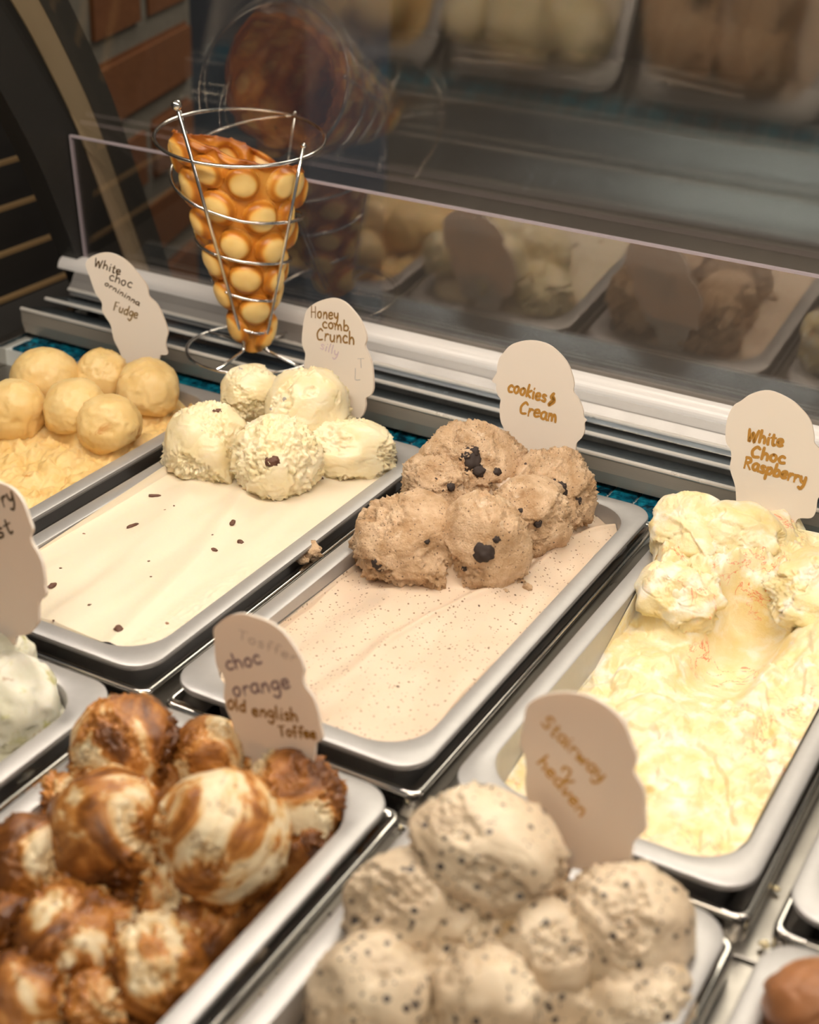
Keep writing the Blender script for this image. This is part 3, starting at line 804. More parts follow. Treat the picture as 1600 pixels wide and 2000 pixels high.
LBL['B'] = ['glossy cream scoop at the left of the honeycomb pile', 'round front cream scoop of the honeycomb pile', 'small cream scoop at the back left, below the wire stand',
            'tall cream scoop in front of the honeycomb sign', 'low ragged cream scoop at the right of the honeycomb pile']
for i, p in enumerate(SC['B']):
    kw = [dict(sq=(0.95, 1, 1.10), skirt=.2, patch=-.05), dict(rough=.09, patch=.08, skirt=.06, low=.04), dict(sq=(1, 1, .9), skirt=.15, patch=-.05), dict(sq=(1.05, .95, 1.0), skirt=.2, patch=0.0), dict(sq=(1.3, .95, .82), rough=.11, patch=.15, skirt=.15)][i]
    k = dict(sub=6, low=.06, rough=.075, patch=.0, skirt=.14, crease=.05); k.update(kw)
    o = scoop(p[:3], p[3], 21 + i, MAT['honey'], LBL['B'][i], 'cream honeycomb scoops', rot=(0.12 * (i - 2), 0.1, [0.4, 2.1, 3.0, 4.4, 0.55][i]), **k)
    if i == 0: chunk(o, (0.2, -0.3, 0.95), 0.004, 4, mat=MAT['choc_bit'], name='chocolate_fleck', sq=(1.3, .7, .3))
    if i == 1: chunk(o, CAMDIR(2.1) + np.array([0, 0, 0.35]), 0.005, 9, mat=MAT['choc_bit'], name='chocolate_fleck', sq=(1.2, .8, .35))

LBL['C'] = ['crumbly tan scoop at the front left of the cookie pile', 'rounded front tan scoop with one big dark cookie piece', 'topmost tan scoop at the back of the cookie pile', 'tan scoop at the right middle of the cookie pile',
            'tan scoop at the back right, before the cookies sign', 'rough tan scoop at the left flank of the cookie pile']
for i, p in enumerate(SC['C']):
    kw = [dict(sq=(1.08, 1, .98), rough=.10, patch=.10, skirt=.15, crease=.07), dict(sq=(0.92, 1.0, 1.14), rough=.08, patch=-.08, skirt=.08, crease=.06), dict(sq=(1.1, 1, .95), rough=.10, patch=.12),
          dict(sq=(1, 1.1, 1.1), rough=.08, patch=.0), dict(sq=(1, 1, 1.0), rough=.09, patch=0.05), dict(rough=.11, patch=.3, sq=(1.05, 1.2, 1))][i]
    k = dict(sub=6, low=.09, rough=.07, patch=-.1, skirt=.1, crease=.045); k.update(kw)
    rz = [0.3, 1.9, 4.0, 2.6, 5.1, 1.1][i]
    o = scoop(p[:3], p[3], 41 + i, MAT['cookie'], LBL['C'][i], 'tan cookies and cream scoops', rot=(0.0, 0.0, rz), **k)
    D = {0: [((-0.55, -0.2, -0.05), .0052), ((.3, .1, .5), .0022)], 1: [((.02, 0, .42), .0072), ((.25, .05, .72), .003), ((-.4, .1, -.1), .002)], 2: [((-.12, .0, .62), .0078), ((-.28, .02, .78), .0058), ((.05, 0, .35), .0045), ((.45, .1, .3), .0035), ((-.2, 0, .2), .004), ((-.05, 0, .95), .004)],
         3: [((.1, 0, .3), .003), ((-.3, 0, .6), .002)], 4: [((-.02, 0, .62), .0075), ((-.35, 0, .6), .004), ((.5, 0, .2), .003)], 5: [((.2, 0, .5), .003)]}[i]
    a = math.atan2(-0.88, 0.47)
    fwd = np.array([math.cos(a - rz), math.sin(a - rz), 0]); rgt = np.array([math.cos(a - rz + math.pi / 2), math.sin(a - rz + math.pi / 2), 0])
    for q, (dd, rr) in enumerate(D):
        chunk(o, fwd * (1 - 0.4 * abs(dd[0])) + rgt * dd[0] + np.array([0, 0, dd[2]]), rr, 50 + 7 * i + q)

LBL['D'] = ['big glossy curl of pale yellow ice cream at the back left of the raspberry pan', 'rounded lip of pale ice cream left of the dug-out hollow', 'pale scoop with pink streaks in front of the raspberry sign',
            'pale ice cream ridge with red streaks at the right edge', 'pale yellow fold of ice cream above the dug-out hollow']
for i, p in enumerate(SC['D']):
    kw = [dict(sq=(.95, 1.1, .95), groove=.02, rough=.035, crease=.07), dict(sq=(1, 1, .85), rough=.03), dict(sq=(1.3, 1, .8), rough=.06, patch=-.2), dict(sq=(1, 1.3, .8), rough=.08, patch=-.3), dict(sq=(1.3, .9, .9), rough=.04)][i]
    k = dict(sub=6, low=.13, rough=.06, patch=.0, skirt=.10, crease=.09); k.update(kw)
    scoop(p[:3], p[3], 61 + i, MAT['rasp'], LBL['D'][i], 'pale raspberry ice cream heap', rot=(0.1, -0.1, [0.5, 1.4, 2.2, 3.3, 0.2][i]), **k)

LBL['E'] = ['pale green white scoop in the pan at left edge', 'small white ice cream lump under the cut-off sign']
for i, p in enumerate(SC['E']):
    scoop(p[:3], p[3], 81 + i, MAT['pist'], LBL['E'][i], 'pale green scoops', rot=(0, 0, i), sub=5, low=.08, rough=.05, patch=0, skirt=.12, crease=.05, sq=(1.1, 1.1, 1))

LBL['F'] = ['caramel streaked scoop at the back left of the toffee heap', 'small orange brown scoop at the back of the toffee heap', 'orange cream scoop at the back right corner of the toffee pan', 'largest cream and brown scoop in the middle of the toffee heap',
            'brown and cream scoop left of the largest toffee scoop', 'dark brown scoop at the left edge of the toffee heap', 'brown scoop at the front left of the toffee heap', 'brown scoop at the front right of the toffee heap', 'small brown lump against the right rim of the toffee pan', 'brown scoop at the bottom left corner of the photo',
            'crumbly orange lump between the small back scoop and the back right toffee scoop', 'ragged brown and white lump below the largest toffee scoop', 'ragged lump between the two brown scoops left of centre', 'crumbly brown lump against the rim below the back right toffee scoop', 'ragged brown lump on the left side of the back left toffee scoop', 'ragged brown lump between the front toffee scoops', 'ragged caramel lump low at the bottom edge of the toffee pan', 'ragged dark lump at the left edge below the dark brown scoop']
for i, p in enumerate(SC['F']):
    k = dict(sub=6 if i < 5 else 5, low=.045, rough=.10, patch=-.06, skirt=.20, crease=.04)
    if i in (3, 4): k.update(sq=(1, 1, 1.08), patch=-.12)
    if i in (2, 8): k.update(rough=.13, patch=.15)
    if i in (6, 7, 9): k.update(rough=.14, patch=.08, low=.08)
    if i > 9: k.update(sub=5, rough=.20, patch=.35, low=.14, skirt=.1)
    scoop(p[:3], p[3], 91 + i, MAT['toffee'], LBL['F'][i], 'brown toffee scoops', rot=(0.2 * (i % 3 - 1), 0.15 * (i % 2), 1.7 * i), **k)

LBL['G'] = ['topmost speckled beige scoop, lying on the heap before the tilted sign', 'large speckled scoop at the back right of the beige heap', 'large speckled scoop at the left of the beige heap', 'speckled lump in the middle of the beige heap', 'small speckled lump under the topmost scoop', 'speckled scoop at the bottom edge of the photo', 'speckled scoop at the bottom left of the beige heap', 'ragged speckled lump against the right rim of the beige pan']
for i, p in enumerate(SC['G']):
    k = dict(sub=6 if i < 4 else 5, low=.07, rough=.09, patch=-.02, skirt=.16, crease=.06)
    if i == 0: k.update(sq=(1.22, .95, .80), skirt=.06)
    if i in (3, 7): k.update(rough=.12, patch=.15)
    scoop(p[:3], p[3], 121 + i, MAT['stair'], LBL['G'][i], 'speckled beige scoops', rot=([0, .3, .2, .1, 0, .1, .2, 0][i], 0.22 if i == 0 else 0.1, [0.45, 1, 2, 3, 4, 5, 6, 1.5][i]), **k)
for i, p in enumerate(SC['I']):
    scoop(p[:3], p[3], 141 + i, MAT['choc'], 'brown chocolate scoop in the bottom right corner', 'chocolate scoops', sub=5, sq=(1.1, 1.1, 1))

# ------------------------------------------------------------------ flavour signs with handwriting
G = {
 'a': (.75, [[(.68, .85), (.4, 1.0), (.1, .7), (.1, .25), (.35, .02), (.6, .3), (.68, .95)], [(.68, .95), (.66, .3), (.8, 0)]]),
 'b': (.72, [[(.1, 1.75), (.1, .9), (.1, .05)], [(.1, .6), (.4, .95), (.68, .6), (.55, .1), (.1, .05)]]),
 'c': (.65, [[(.62, .85), (.35, 1.0), (.08, .55), (.25, .05), (.65, .12)]]),
 'C': (.85, [[(.8, 1.35), (.5, 1.6), (.1, .9), (.25, .1), (.8, .15)]]),
 'd': (.75, [[(.62, .8), (.35, 1.0), (.08, .5), (.3, .02), (.65, .3)], [(.68, 1.75), (.66, .8), (.7, 0)]]),
 'e': (.68, [[(.1, .5), (.6, .6), (.5, .98), (.15, .85), (.08, .3), (.3, .02), (.66, .18)]]),
 'f': (.55, [[(.62, 1.6), (.35, 1.75), (.25, 1.3), (.25, .0)], [(.02, .85), (.55, .9)]]),
 'F': (.75, [[(.15, 1.6), (.12, .8), (.12, 0)], [(.12, 1.55), (.7, 1.65)], [(.12, .85), (.55, .9)]]),
 'g': (.75, [[(.65, .85), (.35, 1.0), (.08, .6), (.3, .15), (.62, .45), (.66, .95)], [(.66, .95), (.66, -.2), (.45, -.75), (.08, -.5)]]),
 'h': (.72, [[(.1, 1.75), (.1, .9), (.1, 0)], [(.1, .55), (.4, .95), (.62, .6), (.64, 0)]]),
 'H': (.85, [[(.12, 1.65), (.1, 0)], [(.72, 1.65), (.72, 0)], [(.1, .8), (.72, .85)]]),
 'i': (.3, [[(.15, .95), (.15, .4), (.18, 0)], [(.16, 1.38), (.18, 1.48)]]),
 'k': (.68, [[(.1, 1.75), (.1, .9), (.1, 0)], [(.6, 1.0), (.15, .5), (.62, 0)]]),
 'l': (.32, [[(.15, 1.75), (.13, .8), (.2, 0)]]),
 'L': (.7, [[(.15, 1.65), (.12, .8), (.12, .05), (.65, .1)]]),
 'm': (1.0, [[(.08, .95), (.08, 0)], [(.08, .5), (.3, .95), (.48, .6), (.48, .05)], [(.48, .5), (.72, .95), (.88, .6), (.92, 0)]]),
 'n': (.7, [[(.1, .95), (.1, 0)], [(.1, .5), (.4, .98), (.6, .6), (.62, 0)]]),
 'o': (.7, [[(.4, 1.0), (.1, .7), (.12, .2), (.4, .0), (.62, .4), (.58, .85), (.36, 1.0)]]),
 'O': (.85, [[(.45, 1.4), (.1, .9), (.15, .2), (.45, .0), (.75, .5), (.7, 1.15), (.42, 1.4)]]),
 'p': (.72, [[(.12, .95), (.1, .2), (.08, -.75)], [(.1, .6), (.4, .98), (.66, .6), (.5, .08), (.1, .15)]]),
 'r': (.55, [[(.12, .95), (.12, 0)], [(.12, .5), (.32, .92), (.56, .88)]]),
 'R': (.85, [[(.15, 1.55), (.12, 0)], [(.12, 1.5), (.6, 1.5), (.68, 1.0), (.15, .75)], [(.3, .75), (.78, 0)]]),
 's': (.6, [[(.55, .9), (.25, .98), (.15, .68), (.5, .4), (.45, .05), (.08, .1)]]),
 'S': (.8, [[(.72, 1.45), (.35, 1.62), (.15, 1.1), (.6, .7), (.55, .1), (.08, .15)]]),
 't': (.5, [[(.25, 1.5), (.22, .5), (.3, .02), (.48, .1)], [(.02, 1.0), (.48, 1.05)]]),
 'T': (.8, [[(.02, 1.5), (.8, 1.62)], [(.4, 1.55), (.38, .7), (.38, 0)]]),
 'u': (.72, [[(.1, .95), (.12, .3), (.35, .02), (.6, .35), (.62, .95)], [(.62, .95), (.64, 0)]]),
 'v': (.65, [[(.05, .95), (.32, .02), (.6, .95)]]),
 'w': (.95, [[(.05, .95), (.25, .02), (.45, .75), (.65, .02), (.9, .95)]]),
 'W': (1.15, [[(.05, 1.6), (.25, .02), (.32, .05), (.55, 1.2), (.8, .02), (.86, .05), (1.08, 1.6)]]),
 'y': (.7, [[(.08, .95), (.15, .4), (.4, .2), (.62, .6)], [(.64, .98), (.58, -.1), (.3, -.75), (.02, -.6)]]),
 '2': (.7, [[(.1, 1.2), (.3, 1.55), (.62, 1.2), (.4, .6), (.08, .05), (.7, .1)]]),
 '&': (.5, [[(.42, 1.6), (.22, 1.1), (.38, .75), (.12, .25), (.05, .0), (.42, .5), (.40, 1.1)]]),
}
def catmull(pts, n=6):
    if len(pts) < 3:
        return [np.array(p, float) for p in pts]
    return list(smooth_curve(pts, n))
def ribbon(pts, w, z0, z1):
    P = np.array(pts); m = len(P)
    T = np.gradient(P, axis=0); T /= np.linalg.norm(T, axis=1)[:, None] + 1e-9
    N = np.stack([-T[:, 1], T[:, 0]], 1)
    ext = P.copy(); ext[0] -= T[0] * w * 0.35; ext[-1] += T[-1] * w * 0.35
    ww = np.full(m, w / 2); ww[0] *= 0.6; ww[-1] *= 0.6
    Lf = ext + N * ww[:, None]; Rt = ext - N * ww[:, None]
    V = [(p[0], p[1], z1) for p in Lf] + [(p[0], p[1], z1) for p in Rt]
    F = [(i + 1, i, m + i, m + i + 1) for i in range(m - 1)]
    return V, F
def lettering(text, A, B, xh, wd, rnd):
    A = np.array(A) * 1e-3; B = np.array(B) * 1e-3; xh *= 1e-3; wd *= 1e-3
    d = B - A; Ln = np.linalg.norm(d); d /= Ln; upv = np.array([-d[1], d[0]])
    tot = sum(G[c][0] + 0.16 for c in text) - 0.16
    sx = Ln / tot; x = 0; V = []; F = []
    z = 0.00018
    for c in text:
        gw, strokes = G[c]; jy = rnd.uniform(-.06, .06); sl = rnd.uniform(-.04, .06)
        for st in strokes:
            q = [A + d * ((x + (p[0] + sl * p[1])) * sx) + upv * ((p[1] + jy) * xh) for p in catmull(st)]
            v, f = ribbon(q, wd, 0, z); z += 0.000012
            o = len(V); V += v; F += [tuple(i + o for i in ff) for ff in f]
        x += gw + 0.16
    return V, F
SIGNS={
'A':dict(o=[-0.28, 0.345, 0.0216],yaw=0.3,lean=0.12,
  outline=[(-36.8, 84.3), (-25.9, 84.0), (-15.0, 78.6), (-5.5, 69.0), (1.3, 60.5), (2.7, 52.7), (9.5, 46.8), (15.0, 36.7), (19.1, 25.1), (17.8, 18.2), (17.1, 12.8), (18.5, 5.4), (10.9, 3.9), (8.1, -3.2), (-17.1, -6.0), (-23.3, 4.3), (-28.1, 13.3), (-30.7, 25.2), (-37.6, 35.2), (-38.1, 43.2), (-43.6, 50.7), (-48.2, 63.5), (-51.5, 73.0), (-47.9, 79.3)],
  text=[('White', (-44.2, 73.4), (-21.9, 67.4), 4.0, 1.1, 'ink'), ('choc', (-31.6, 62.7), (-12.4, 57.8), 4.5, 1.02, 'ink'), ('ornininna', (-35.6, 58.1), (-5.9, 43.8), 2.6, 0.93, 'ink'), ('Fudge', (-28.1, 38.1), (-7.4, 32.8), 4.7, 1.1, 'brown')]),
'B':dict(o=[-0.0914, 0.348, 0.0158],yaw=-0.05,lean=0.15,
  outline=[(-19.9, 88.4), (-9.1, 87.5), (0.9, 81.7), (8.8, 74.4), (14.0, 64.6), (13.1, 58.4), (17.3, 52.3), (21.1, 45.2), (23.5, 35.6), (24.6, 26.7), (22.9, 21.7), (18.7, 17.6), (19.4, 12.1), (17.9, 4.5), (14.2, 0.7), (9.5, 0.3), (-28.1, -9.2), (-35.3, 11.1), (-39.9, 25.7), (-40.2, 33.9), (-40.3, 40.1), (-43.2, 44.6), (-44.7, 50.5), (-44.6, 62.8), (-43.2, 72.7), (-39.0, 78.2), (-31.2, 83.8)],
  text=[('Honey', (-38.1, 69.8), (-12.7, 72.8), 5.1, 1.35, 'gold2'), ('comb', (-26.6, 63.7), (-2.5, 66.0), 4.7, 1.35, 'gold2'), ('Crunch', (-30.8, 53.1), (3.8, 57.3), 5.6, 1.43, 'gold2'), ('silly', (-27.1, 47.3), (-10.0, 44.5), 4.0, 0.96, 'mauve'), ('T', (9.4, 40.6), (15.1, 41.5), 4.5, 0.8, 'faint'), ('L', (7.2, 29.9), (12.9, 30.8), 5.6, 0.72, 'faint'), ('mon', (-37.1, 21.7), (-19.0, 23.2), 2.9, 1.0, 'choc')]),
'C':dict(o=[0.0759, 0.345, 0.0212],yaw=0.1,lean=0.15,
  outline=[(-17.0, 86.8), (-3.5, 86.4), (6.8, 80.8), (13.4, 74.5), (17.2, 67.7), (19.4, 61.6), (19.7, 56.0), (24.2, 51.2), (27.9, 45.2), (29.7, 38.9), (31.9, 37.0), (30.8, 34.4), (31.6, 28.8), (30.3, 23.8), (27.5, 19.8), (26.9, 17.3), (27.3, 10.6), (27.0, 5.7), (24.9, 3.8), (-17.2, -5.1), (-22.1, 2.3), (-25.9, 9.4), (-28.0, 17.8), (-31.1, 23.0), (-32.8, 28.6), (-33.6, 35.2), (-33.6, 40.0), (-35.9, 42.5), (-37.9, 46.9), (-38.4, 50.7), (-41.6, 52.5), (-38.9, 59.2), (-39.0, 64.0), (-38.2, 69.8), (-35.8, 74.1), (-29.9, 81.7)],
  text=[('cookies', (-29.1, 47.2), (0.3, 44.6), 5.2, 1.79, 'gold'), ('&', (2.7, 43.2), (7.5, 43.7), 5.4, 2.43, 'gold'), ('Cream', (-18.4, 32.8), (10.0, 31.4), 5.6, 1.79, 'gold')]),
'D':dict(o=[0.2457, 0.345, 0.0134],yaw=0.1,lean=0.15,
  outline=[(-12.2, 96.3), (2.2, 93.0), (11.7, 87.1), (18.1, 80.6), (21.9, 71.4), (22.7, 67.1), (26.5, 63.5), (30.6, 55.4), (33.1, 44.6), (33.1, 33.3), (31.8, 28.5), (32.2, 20.6), (30.0, 15.4), (21.8, 13.0), (20.3, 6.3), (19.6, 1.5), (-10.9, -5.6), (-17.5, 7.0), (-20.6, 14.5), (-22.5, 23.4), (-24.5, 28.8), (-29.0, 38.2), (-29.4, 46.2), (-31.0, 51.6), (-33.7, 54.4), (-35.7, 59.7), (-36.5, 70.9), (-34.3, 80.9), (-29.7, 85.7), (-23.2, 92.0)],
  text=[('White', (-21.2, 60.0), (2.9, 60.2), 4.9, 2.1, 'gold'), ('Choc', (-16.7, 49.1), (6.2, 48.9), 4.7, 2.1, 'gold'), ('Raspberry', (-20.2, 41.0), (21.9, 37.7), 4.9, 2.1, 'gold')]),
'E':dict(o=[-0.0695, -0.04, 0.0312],yaw=-0.08,lean=0.15,
  outline=[(-27.9, 84.9), (-19.0, 84.2), (-11.6, 84.0), (-5.3, 81.6), (-0.2, 76.6), (4.4, 68.6), (6.4, 64.5), (5.0, 59.8), (6.4, 56.4), (10.6, 52.5), (14.5, 47.1), (16.7, 39.2), (17.3, 33.7), (18.4, 30.1), (16.4, 26.8), (13.1, 23.0), (13.1, 15.7), (13.0, 10.7), (8.9, 4.8), (2.8, -0.8), (-23.9, -10.3), (-33.3, -4.4), (-41.6, 12.9), (-44.6, 28.0), (-43.6, 42.1), (-47.8, 57.5), (-44.2, 71.1), (-36.7, 80.0)],
  text=[('erry', (-26.0, 64.5), (-7.0, 77.4), 5.3, 1.59, 'ink2'), ('ist', (-24.3, 47.2), (-7.6, 58.7), 5.3, 1.59, 'ink2')]),
'F':dict(o=[0.1106, -0.045, 0.018],yaw=0.0,lean=0.15,
  outline=[(-33.0, 71.4), (-25.2, 72.3), (-15.9, 72.0), (-8.0, 69.5), (-1.4, 64.5), (3.7, 59.0), (6.9, 53.0), (6.6, 48.6), (8.2, 44.0), (13.1, 40.0), (16.8, 33.3), (19.1, 26.0), (21.2, 20.2), (20.0, 16.9), (17.6, 14.5), (17.5, 7.8), (16.9, 1.7), (15.6, -0.3), (-25.6, -7.8), (-28.6, -1.2), (-31.6, 5.3), (-33.5, 9.9), (-36.8, 14.8), (-39.4, 22.2), (-39.6, 30.3), (-42.0, 34.7), (-45.0, 37.4), (-46.6, 42.8), (-47.7, 51.3), (-48.6, 57.9), (-45.0, 63.0), (-39.8, 67.9)],
  text=[('Tosffer', (-33.4, 57.6), (2.1, 55.5), 3.1, 0.58, 'faint2'), ('choc', (-38.6, 37.7), (-17.7, 48.2), 4.6, 1.32, 'purple'), ('orange', (-33.1, 24.3), (0.3, 40.3), 4.9, 1.32, 'purple'), ('Old', (-36.5, 16.0), (-25.3, 17.6), 3.8, 1.37, 'bronze'), ('english', (-20.9, 17.3), (6.4, 23.2), 4.0, 1.37, 'bronze'), ('Toffee', (-3.8, 11.7), (18.0, 17.5), 3.5, 1.37, 'bronze')]),
'G':dict(o=[0.2808, -0.04, 0.0194],yaw=-0.1,lean=0.15,
  outline=[(-27.5, 80.6), (-17.8, 82.5), (-7.7, 81.0), (0.5, 76.9), (6.1, 69.3), (10.3, 62.4), (10.0, 55.4), (13.8, 51.4), (17.2, 46.6), (19.2, 37.4), (21.1, 29.3), (18.6, 23.6), (16.4, 18.8), (17.1, 11.9), (15.1, 6.0), (-11.8, -6.9), (-30.3, 0.3), (-35.5, 7.4), (-39.0, 16.5), (-42.0, 25.8), (-44.0, 38.1), (-48.0, 45.6), (-48.0, 57.2), (-48.0, 64.9), (-43.8, 71.1), (-36.9, 76.3)],
  text=[('Stairway', (-39.2, 59.8), (-4.4, 43.5), 4.3, 1.32, 'gold3'), ('2', (-22.7, 35.5), (-17.3, 37.9), 4.8, 1.32, 'gold3'), ('heaven', (-37.7, 39.7), (-10.8, 21.9), 4.3, 1.32, 'gold3')]),
}

SLAB = {'A': 'leaning cream cone-shaped card reading white choc fudge', 'B': 'white cone-shaped card reading Honey comb Crunch', 'C': 'white cone-shaped card reading Cookies and Cream', 'D': 'white cone-shaped card reading White Choc Raspberry',
        'E': 'shaded card cut off by the left edge, dark letters ending in rry and ist', 'F': 'shaded card reading choc orange and Old english Toffee', 'G': 'shaded tilted card reading Stairway 2 heaven'}
SUNK = {'A': .02, 'B': .02, 'C': .02, 'D': .02, 'E': .02, 'F': .02, 'G': .02}
for k, s in SIGNS.items():
    x = Vector((math.cos(s['yaw']), math.sin(s['yaw']), 0)); n0 = Vector((math.sin(s['yaw']), -math.cos(s['yaw']), 0))
    y = Vector((0, 0, 1)) * math.cos(s['lean']) - n0 * math.sin(s['lean']); n = x.cross(y)
    pts = [np.array(p) * 1e-3 for p in s['outline']]
    # closed smooth outline
    m = len(pts); sm = []
    for i in range(m):
        a, b, c, d = pts[i - 1], pts[i], pts[(i + 1) % m], pts[(i + 2) % m]
        for q in range(4):
            t = q / 4
            sm.append(0.5 * (2 * b + (c - a) * t + (2 * a - 5 * b + 4 * c - d) * t * t + (3 * b - a - 3 * c + d) * t ** 3))
    bm = bmesh.new()
    f = bm.faces.new([bm.verts.new((p[0], p[1], 0)) for p in sm])
    # foot of the card, pushed into the ice cream
    lo = min(range(m), key=lambda i: pts[i][1])
    yb = min(p[1] for p in pts); xs = [p[0] for p in pts if p[1] < yb + 0.012]
    x0, x1 = min(xs) + 0.006, max(xs) - 0.006
    if x1 - x0 < 0.02: xc = (x0 + x1) / 2; x0, x1 = xc - 0.012, xc + 0.012
    bmesh.ops.triangulate(bm, faces=[f])
    g = bm.faces.new([bm.verts.new(p) for p in ((x0, yb + 0.010, -.0003), (x1, yb + 0.010, -.0003), (x0 * .35 + x1 * .65, yb - 0.035, -.0003), (x0 * .65 + x1 * .35, yb - 0.035, -.0003))])
    bmesh.ops.recalc_face_normals(bm, faces=bm.faces)
    ex = bmesh.ops.extrude_face_region(bm, geom=list(bm.faces))
    for v in [e for e in ex['geom'] if isinstance(e, bmesh.types.BMVert)]: v.co.z -= 0.0022
    bmesh.ops.recalc_face_normals(bm, faces=bm.faces)
    me = bpy.data.meshes.new('flavour_sign'); bm.to_mesh(me); bm.free()
    o = link('flavour_sign', me, MAT['card'], smooth=False)
    mw = Matrix.Identity(4)
    for i in range(3):
        mw[i][0] = x[i]; mw[i][1] = y[i]; mw[i][2] = n[i]; mw[i][3] = s['o'][i]
    o.matrix_world = mw
    tag(o, SLAB[k], 'sign', 'handwritten flavour signs')
    rnd = random.Random(hash(k) % 7 if False else ord(k))
    for text, A, B, xh, wd, ink in s['text']:
        V, F = lettering(text, A, B, xh, wd, rnd)
        link('lettering', mesh('lettering', V, F), MAT['ink_' + ink], o, smooth=False)

# ------------------------------------------------------------------ wire cone stand and bubble waffle
HZ = 0.0188
def hp(z, az, dr=0.0):
    t = (z - .03) / (.197 - .03); r = .013 + .055 * t + dr
    return np.array([-.22 - .014 * t + r * math.cos(az), .414 + .006 * t + r * math.sin(az), z])
stand = empty('wire_cone_stand', (-0.22, 0.414, HZ)); tag(stand, 'chrome wire cone stand with coiled rings on the vent grille', 'cone stand')
def sp(name, V, F):
    V = [np.array(v) - np.array([-0.22, 0.414, HZ]) for v in V]
    return link(name, mesh(name, V, F), MAT['wire'], stand)
wr = 0.0015
rd = math.radians
tilt = lambda z, az: z - 0.0065 * math.cos(az - rd(-55.6))
V, F = tube([hp(0.197, a) * np.array([1, 1, 0]) + np.array([0, 0, tilt(0.197, a)]) for a in np.linspace(0, 2 * math.pi, 72, endpoint=False)], wr, 8, closed=True); sp('top_ring', V, F)
coil = []
zk = [(85, .197), (304.4, .1435), (664.4, .1075), (1024.4, .073), (1384.4, .0415), (1440, .0385)]
for a in np.arange(85, 1441, 5.0):
    z = float(np.interp(a, [q[0] for q in zk], [q[1] for q in zk]))
    w_ = np.clip(1 - (a - 85) / 220, 0, 1)
    p = hp(z, rd(a)); p[2] -= 0.0065 * w_ * math.cos(rd(a) - rd(-55.6)); coil.append(p)
V, F = tube(coil, wr, 8); sp('coil', V, F)
for az, zt in ((272, .236), (348, .203), (85, .203), (168, .203)):
    a = rd(az); out = np.array([math.cos(a), math.sin(a), 0])
    path = [hp(zt, a, .0015), hp(.12, a, .0018), hp(.045, a, .0018)]
    b0 = hp(.030, a, .0010); path += [b0 + np.array([0, 0, -.000]), b0 + np.array([0, 0, -.006]) + out * .002, b0 * np.array([1, 1, 0]) + out * .008 + np.array([0, 0, HZ + .0045])]
    e = np.array([-0.22, 0.414, HZ + .0018]) + out * .0555; path.append(e)
    V, F = tube(path, wr, 8); rod = sp('rod', V, F)
    bm = bmesh.new(); bmesh.ops.create_uvsphere(bm, u_segments=16, v_segments=10, radius=0.0042 if az == 272 else 0.0022)
    me = bpy.data.meshes.new('ball'); bm.to_mesh(me); bm.free()
    bl = link('ball', me, MAT['wire'], rod); q = hp(zt, a, .0015); bl.location = q - np.array([-0.22, 0.414, HZ])
V, F = tube([np.array([-0.22 + .056 * math.cos(a), .414 + .056 * math.sin(a), HZ + .0016]) for a in np.linspace(0, 2 * math.pi, 72, endpoint=False)], wr, 8, closed=True); sp('base_ring', V, F)

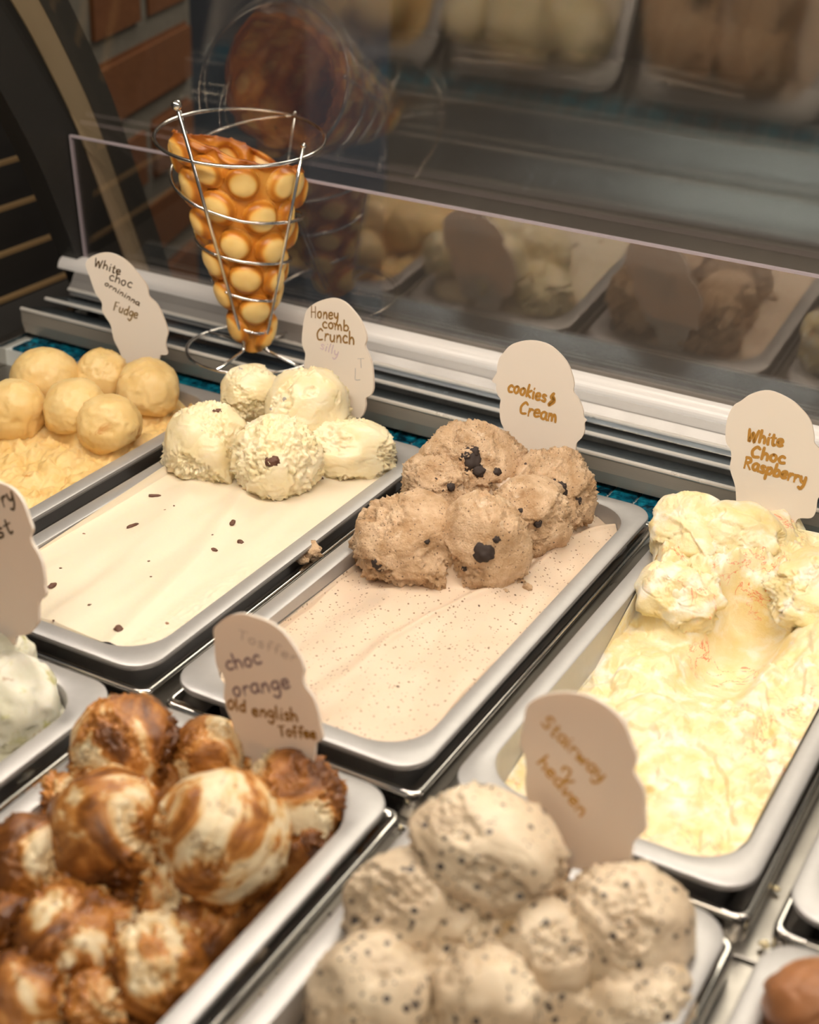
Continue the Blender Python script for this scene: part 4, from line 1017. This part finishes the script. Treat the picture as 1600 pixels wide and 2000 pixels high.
def waffle():
    nt, nz = 460, 300
    th = np.linspace(0, 2 * math.pi, nt, endpoint=False)
    TT, SS = np.meshgrid(th, np.linspace(0, 1, nz), indexing='ij')
    z0 = 0.0205
    ztop = 0.186 + 0.017 * np.cos(TT - rd(245)) + 0.003 * np.sin(3 * TT + 1)
    Z = z0 + (ztop - z0) * SS
    def rr(z):
        return 0.0115 + (z - z0) * 0.255
    Rr = rr(Z) - 0.0040
    # unrolled sheet coordinates, hexagonal bubbles
    sa = math.sin(math.atan(0.255)); rho = (Z - z0 + 0.0115 / 0.255) / math.cos(math.atan(0.255)); ph = TT * sa
    Xs = rho * np.cos(ph); Ys = rho * np.sin(ph)
    pit = 0.0325; best = np.full(Xs.shape, 1e9); bid = np.zeros(Xs.shape)
    ky = np.floor(Ys / (pit * 0.866))
    for dy in (-1, 0, 1, 2):
        row = ky + dy; off = np.where(np.mod(row, 2) == 0, 0.0, 0.5)
        kx = np.floor(Xs / pit - off)
        for dx in (0, 1):
            bx = (kx + dx + off) * pit; by = row * pit * 0.866
            jx = 0.0025 * np.sin(bx * 913 + by * 517); jy = 0.0025 * np.sin(bx * 613 + by * 1013)
            d = np.hypot(Xs - bx - jx, Ys - by - jy)
            sel = d < best; best = np.where(sel, d, best); bid = np.where(sel, bx * 31.7 + by * 57.3, bid)
    Rb = 0.0150 + 0.0010 * np.sin(bid * 37)
    q = np.clip(best / Rb, 0, 1)
    H = (0.0100 + 0.0014 * np.sin(bid * 91)) * np.sqrt(np.clip(1 - q ** 2.4, 0, 1))
    topfade = sst(1.0, 0.965, SS); botfade = sst(0.0, 0.06, SS)
    H = H * (0.25 + 0.75 * topfade) * botfade
    base = 0.0008 * pn(np.stack([Xs * 90, Ys * 90, Z * 0], -1))
    Rr = Rr + H + base
    t = (Z - .03) / .167
    X = -.22 - .014 * t + Rr * np.cos(TT); Y = .414 + .006 * t + Rr * np.sin(TT)
    V = np.stack([X, Y, Z - 0.0], -1).reshape(-1, 3) - np.array([-0.22, 0.414, z0])
    idx = np.arange(nt * nz).reshape(nt, nz); nx_ = np.roll(idx, -1, 0)
    F = np.stack([idx[:, :-1], nx_[:, :-1], nx_[:, 1:], idx[:, 1:]], -1).reshape(-1, 4)
    me = bpy.data.meshes.new('bubble_waffle'); me.from_pydata(V.tolist(), [], F.tolist() + [tuple(idx[::-1, 0].tolist())]); me.update()
    # how much each spot browned in the iron: bubble shoulders and the rim most, bubble tops least
    cook = np.exp(-((q - 0.84) / 0.17) ** 2) * 0.74 + np.where(best > Rb, 0.22, 0.0)
    nz3 = fbm(np.stack([Xs * 60, Ys * 60, Z * 0 + 3], -1), 3)
    side = 0.30 * pn(np.stack([Xs * 28, Ys * 28, Z * 0 + 9], -1))
    cook = np.clip(cook + 0.16 * nz3 + side + 0.55 * sst(0.955, 1.0, SS) + 0.04, 0, 1)
    at = me.attributes.new('browning', 'FLOAT', 'POINT'); at.data.foreach_set('value', cook.reshape(-1).astype(np.float32))
    t_ = NT('egg_waffle'); a_ = t_.n('ShaderNodeAttribute'); a_.attribute_name = 'browning'
    c = t_.ramp(a_.outputs['Fac'], [(0.0, (0.90, 0.64, 0.25)), (0.28, (0.84, 0.47, 0.11)), (0.58, (0.66, 0.25, 0.025)), (1.0, (0.36, 0.095, 0.008))])
    t_.col(c).set(Roughness=0.36, Subsurface_Weight=0.15, Subsurface_Scale=0.2); t_.b.inputs['Subsurface Radius'].default_value = (0.012, 0.006, 0.002)
    t_.bump(t_.noise(t_.coord(False), 500, 4, 0.6), 0.15, 0.0006)
    o = link('bubble_waffle', me, t_.m); o.location = (-0.22, 0.414, z0)
    md = o.modifiers.new('thickness', 'SOLIDIFY'); md.thickness = 0.003; md.offset = -1
    tag(o, 'golden brown bubble waffle rolled into a cone inside the wire stand', 'waffle')
waffle()

# ------------------------------------------------------------------ crumbs
CRUMB=[(0.1219,0.2179,-0.0050,0.0040,'cookie','tan crumb on the tan bed right of the front cookie scoop'),
(0.1299,0.2151,-0.0050,0.0026,'cookie','outermost tiny tan crumb on the tan bed'),
(0.1194,0.2023,-0.0050,0.0022,'cookie','tiny tan crumb at the foot of the front cookie scoop'),
(-0.0183,0.1840,-0.0100,0.0070,'cookie','tan crumb stuck between the cream and tan pans'),
(-0.0197,0.1765,-0.0120,0.0035,'cookie','small tan crumb beside the larger one between cream and tan pans'),
(0.1582,-0.1357,-0.0280,0.0080,'stair','largest beige crumb between toffee and speckled pans'),
(0.1598,-0.1487,-0.0280,0.0060,'stair','lower beige crumb between toffee and speckled pans'),
(0.1638,-0.1102,-0.0280,0.0026,'stair','tiny beige crumb up from the larger beige crumbs'),
(0.1524,-0.0692,-0.0280,0.0024,'pink','pink crumb beside the toffee pan'),
(0.1628,-0.0899,-0.0280,0.0045,'cookie_bit','dark crumb beside the speckled pan'),
(-0.0307,-0.0884,-0.0260,0.0060,'pist','pale green crumb beside the toffee pan at left'),
(-0.0258,-0.0775,-0.0260,0.0030,'pist','small pale crumb right of the pale green crumb'),
(-0.0217,0.0053,-0.0260,0.0030,'choc','brown crumb at the corner between four pans'),
(0.1644,-0.0420,-0.0280,0.0034,'honey','pale crumb beside the topmost speckled scoop'),
(0.1618,-0.0262,-0.0280,0.0022,'honey','tiny pale crumb up from the pale crumb'),
(0.1619,-0.0136,-0.0280,0.0020,'honey','tiny pale dot near the tan pan corner'),
(0.3507,0.0444,-0.0280,0.0016,'honey','tiny white dot on the bar at right'),
(0.3574,0.0020,-0.0280,0.0022,'honey','white dot on the bar below the seam at right'),
(0.1581,0.3186,-0.0260,0.0013,'honey','tiny white dot on the bar near the raspberry heap'),
(0.1626,0.1711,-0.0260,0.0014,'honey','tiny white dot on the bar between tan and raspberry pans')]
MAT['pink'] = plain('pink_crumb', (0.75, 0.28, 0.24), 0.5)
for i, (x, y, z, r, m, lab) in enumerate(CRUMB):
    o = link('ice_cream_crumb', blob_mesh('ice_cream_crumb', r, 200 + i, 3, 0.6, (1.2, .9, .8), 2.2), MAT[m]); o.location = (x, y, z + r * .55)
    tag(o, lab, 'crumb', 'spilled crumbs between the pans')
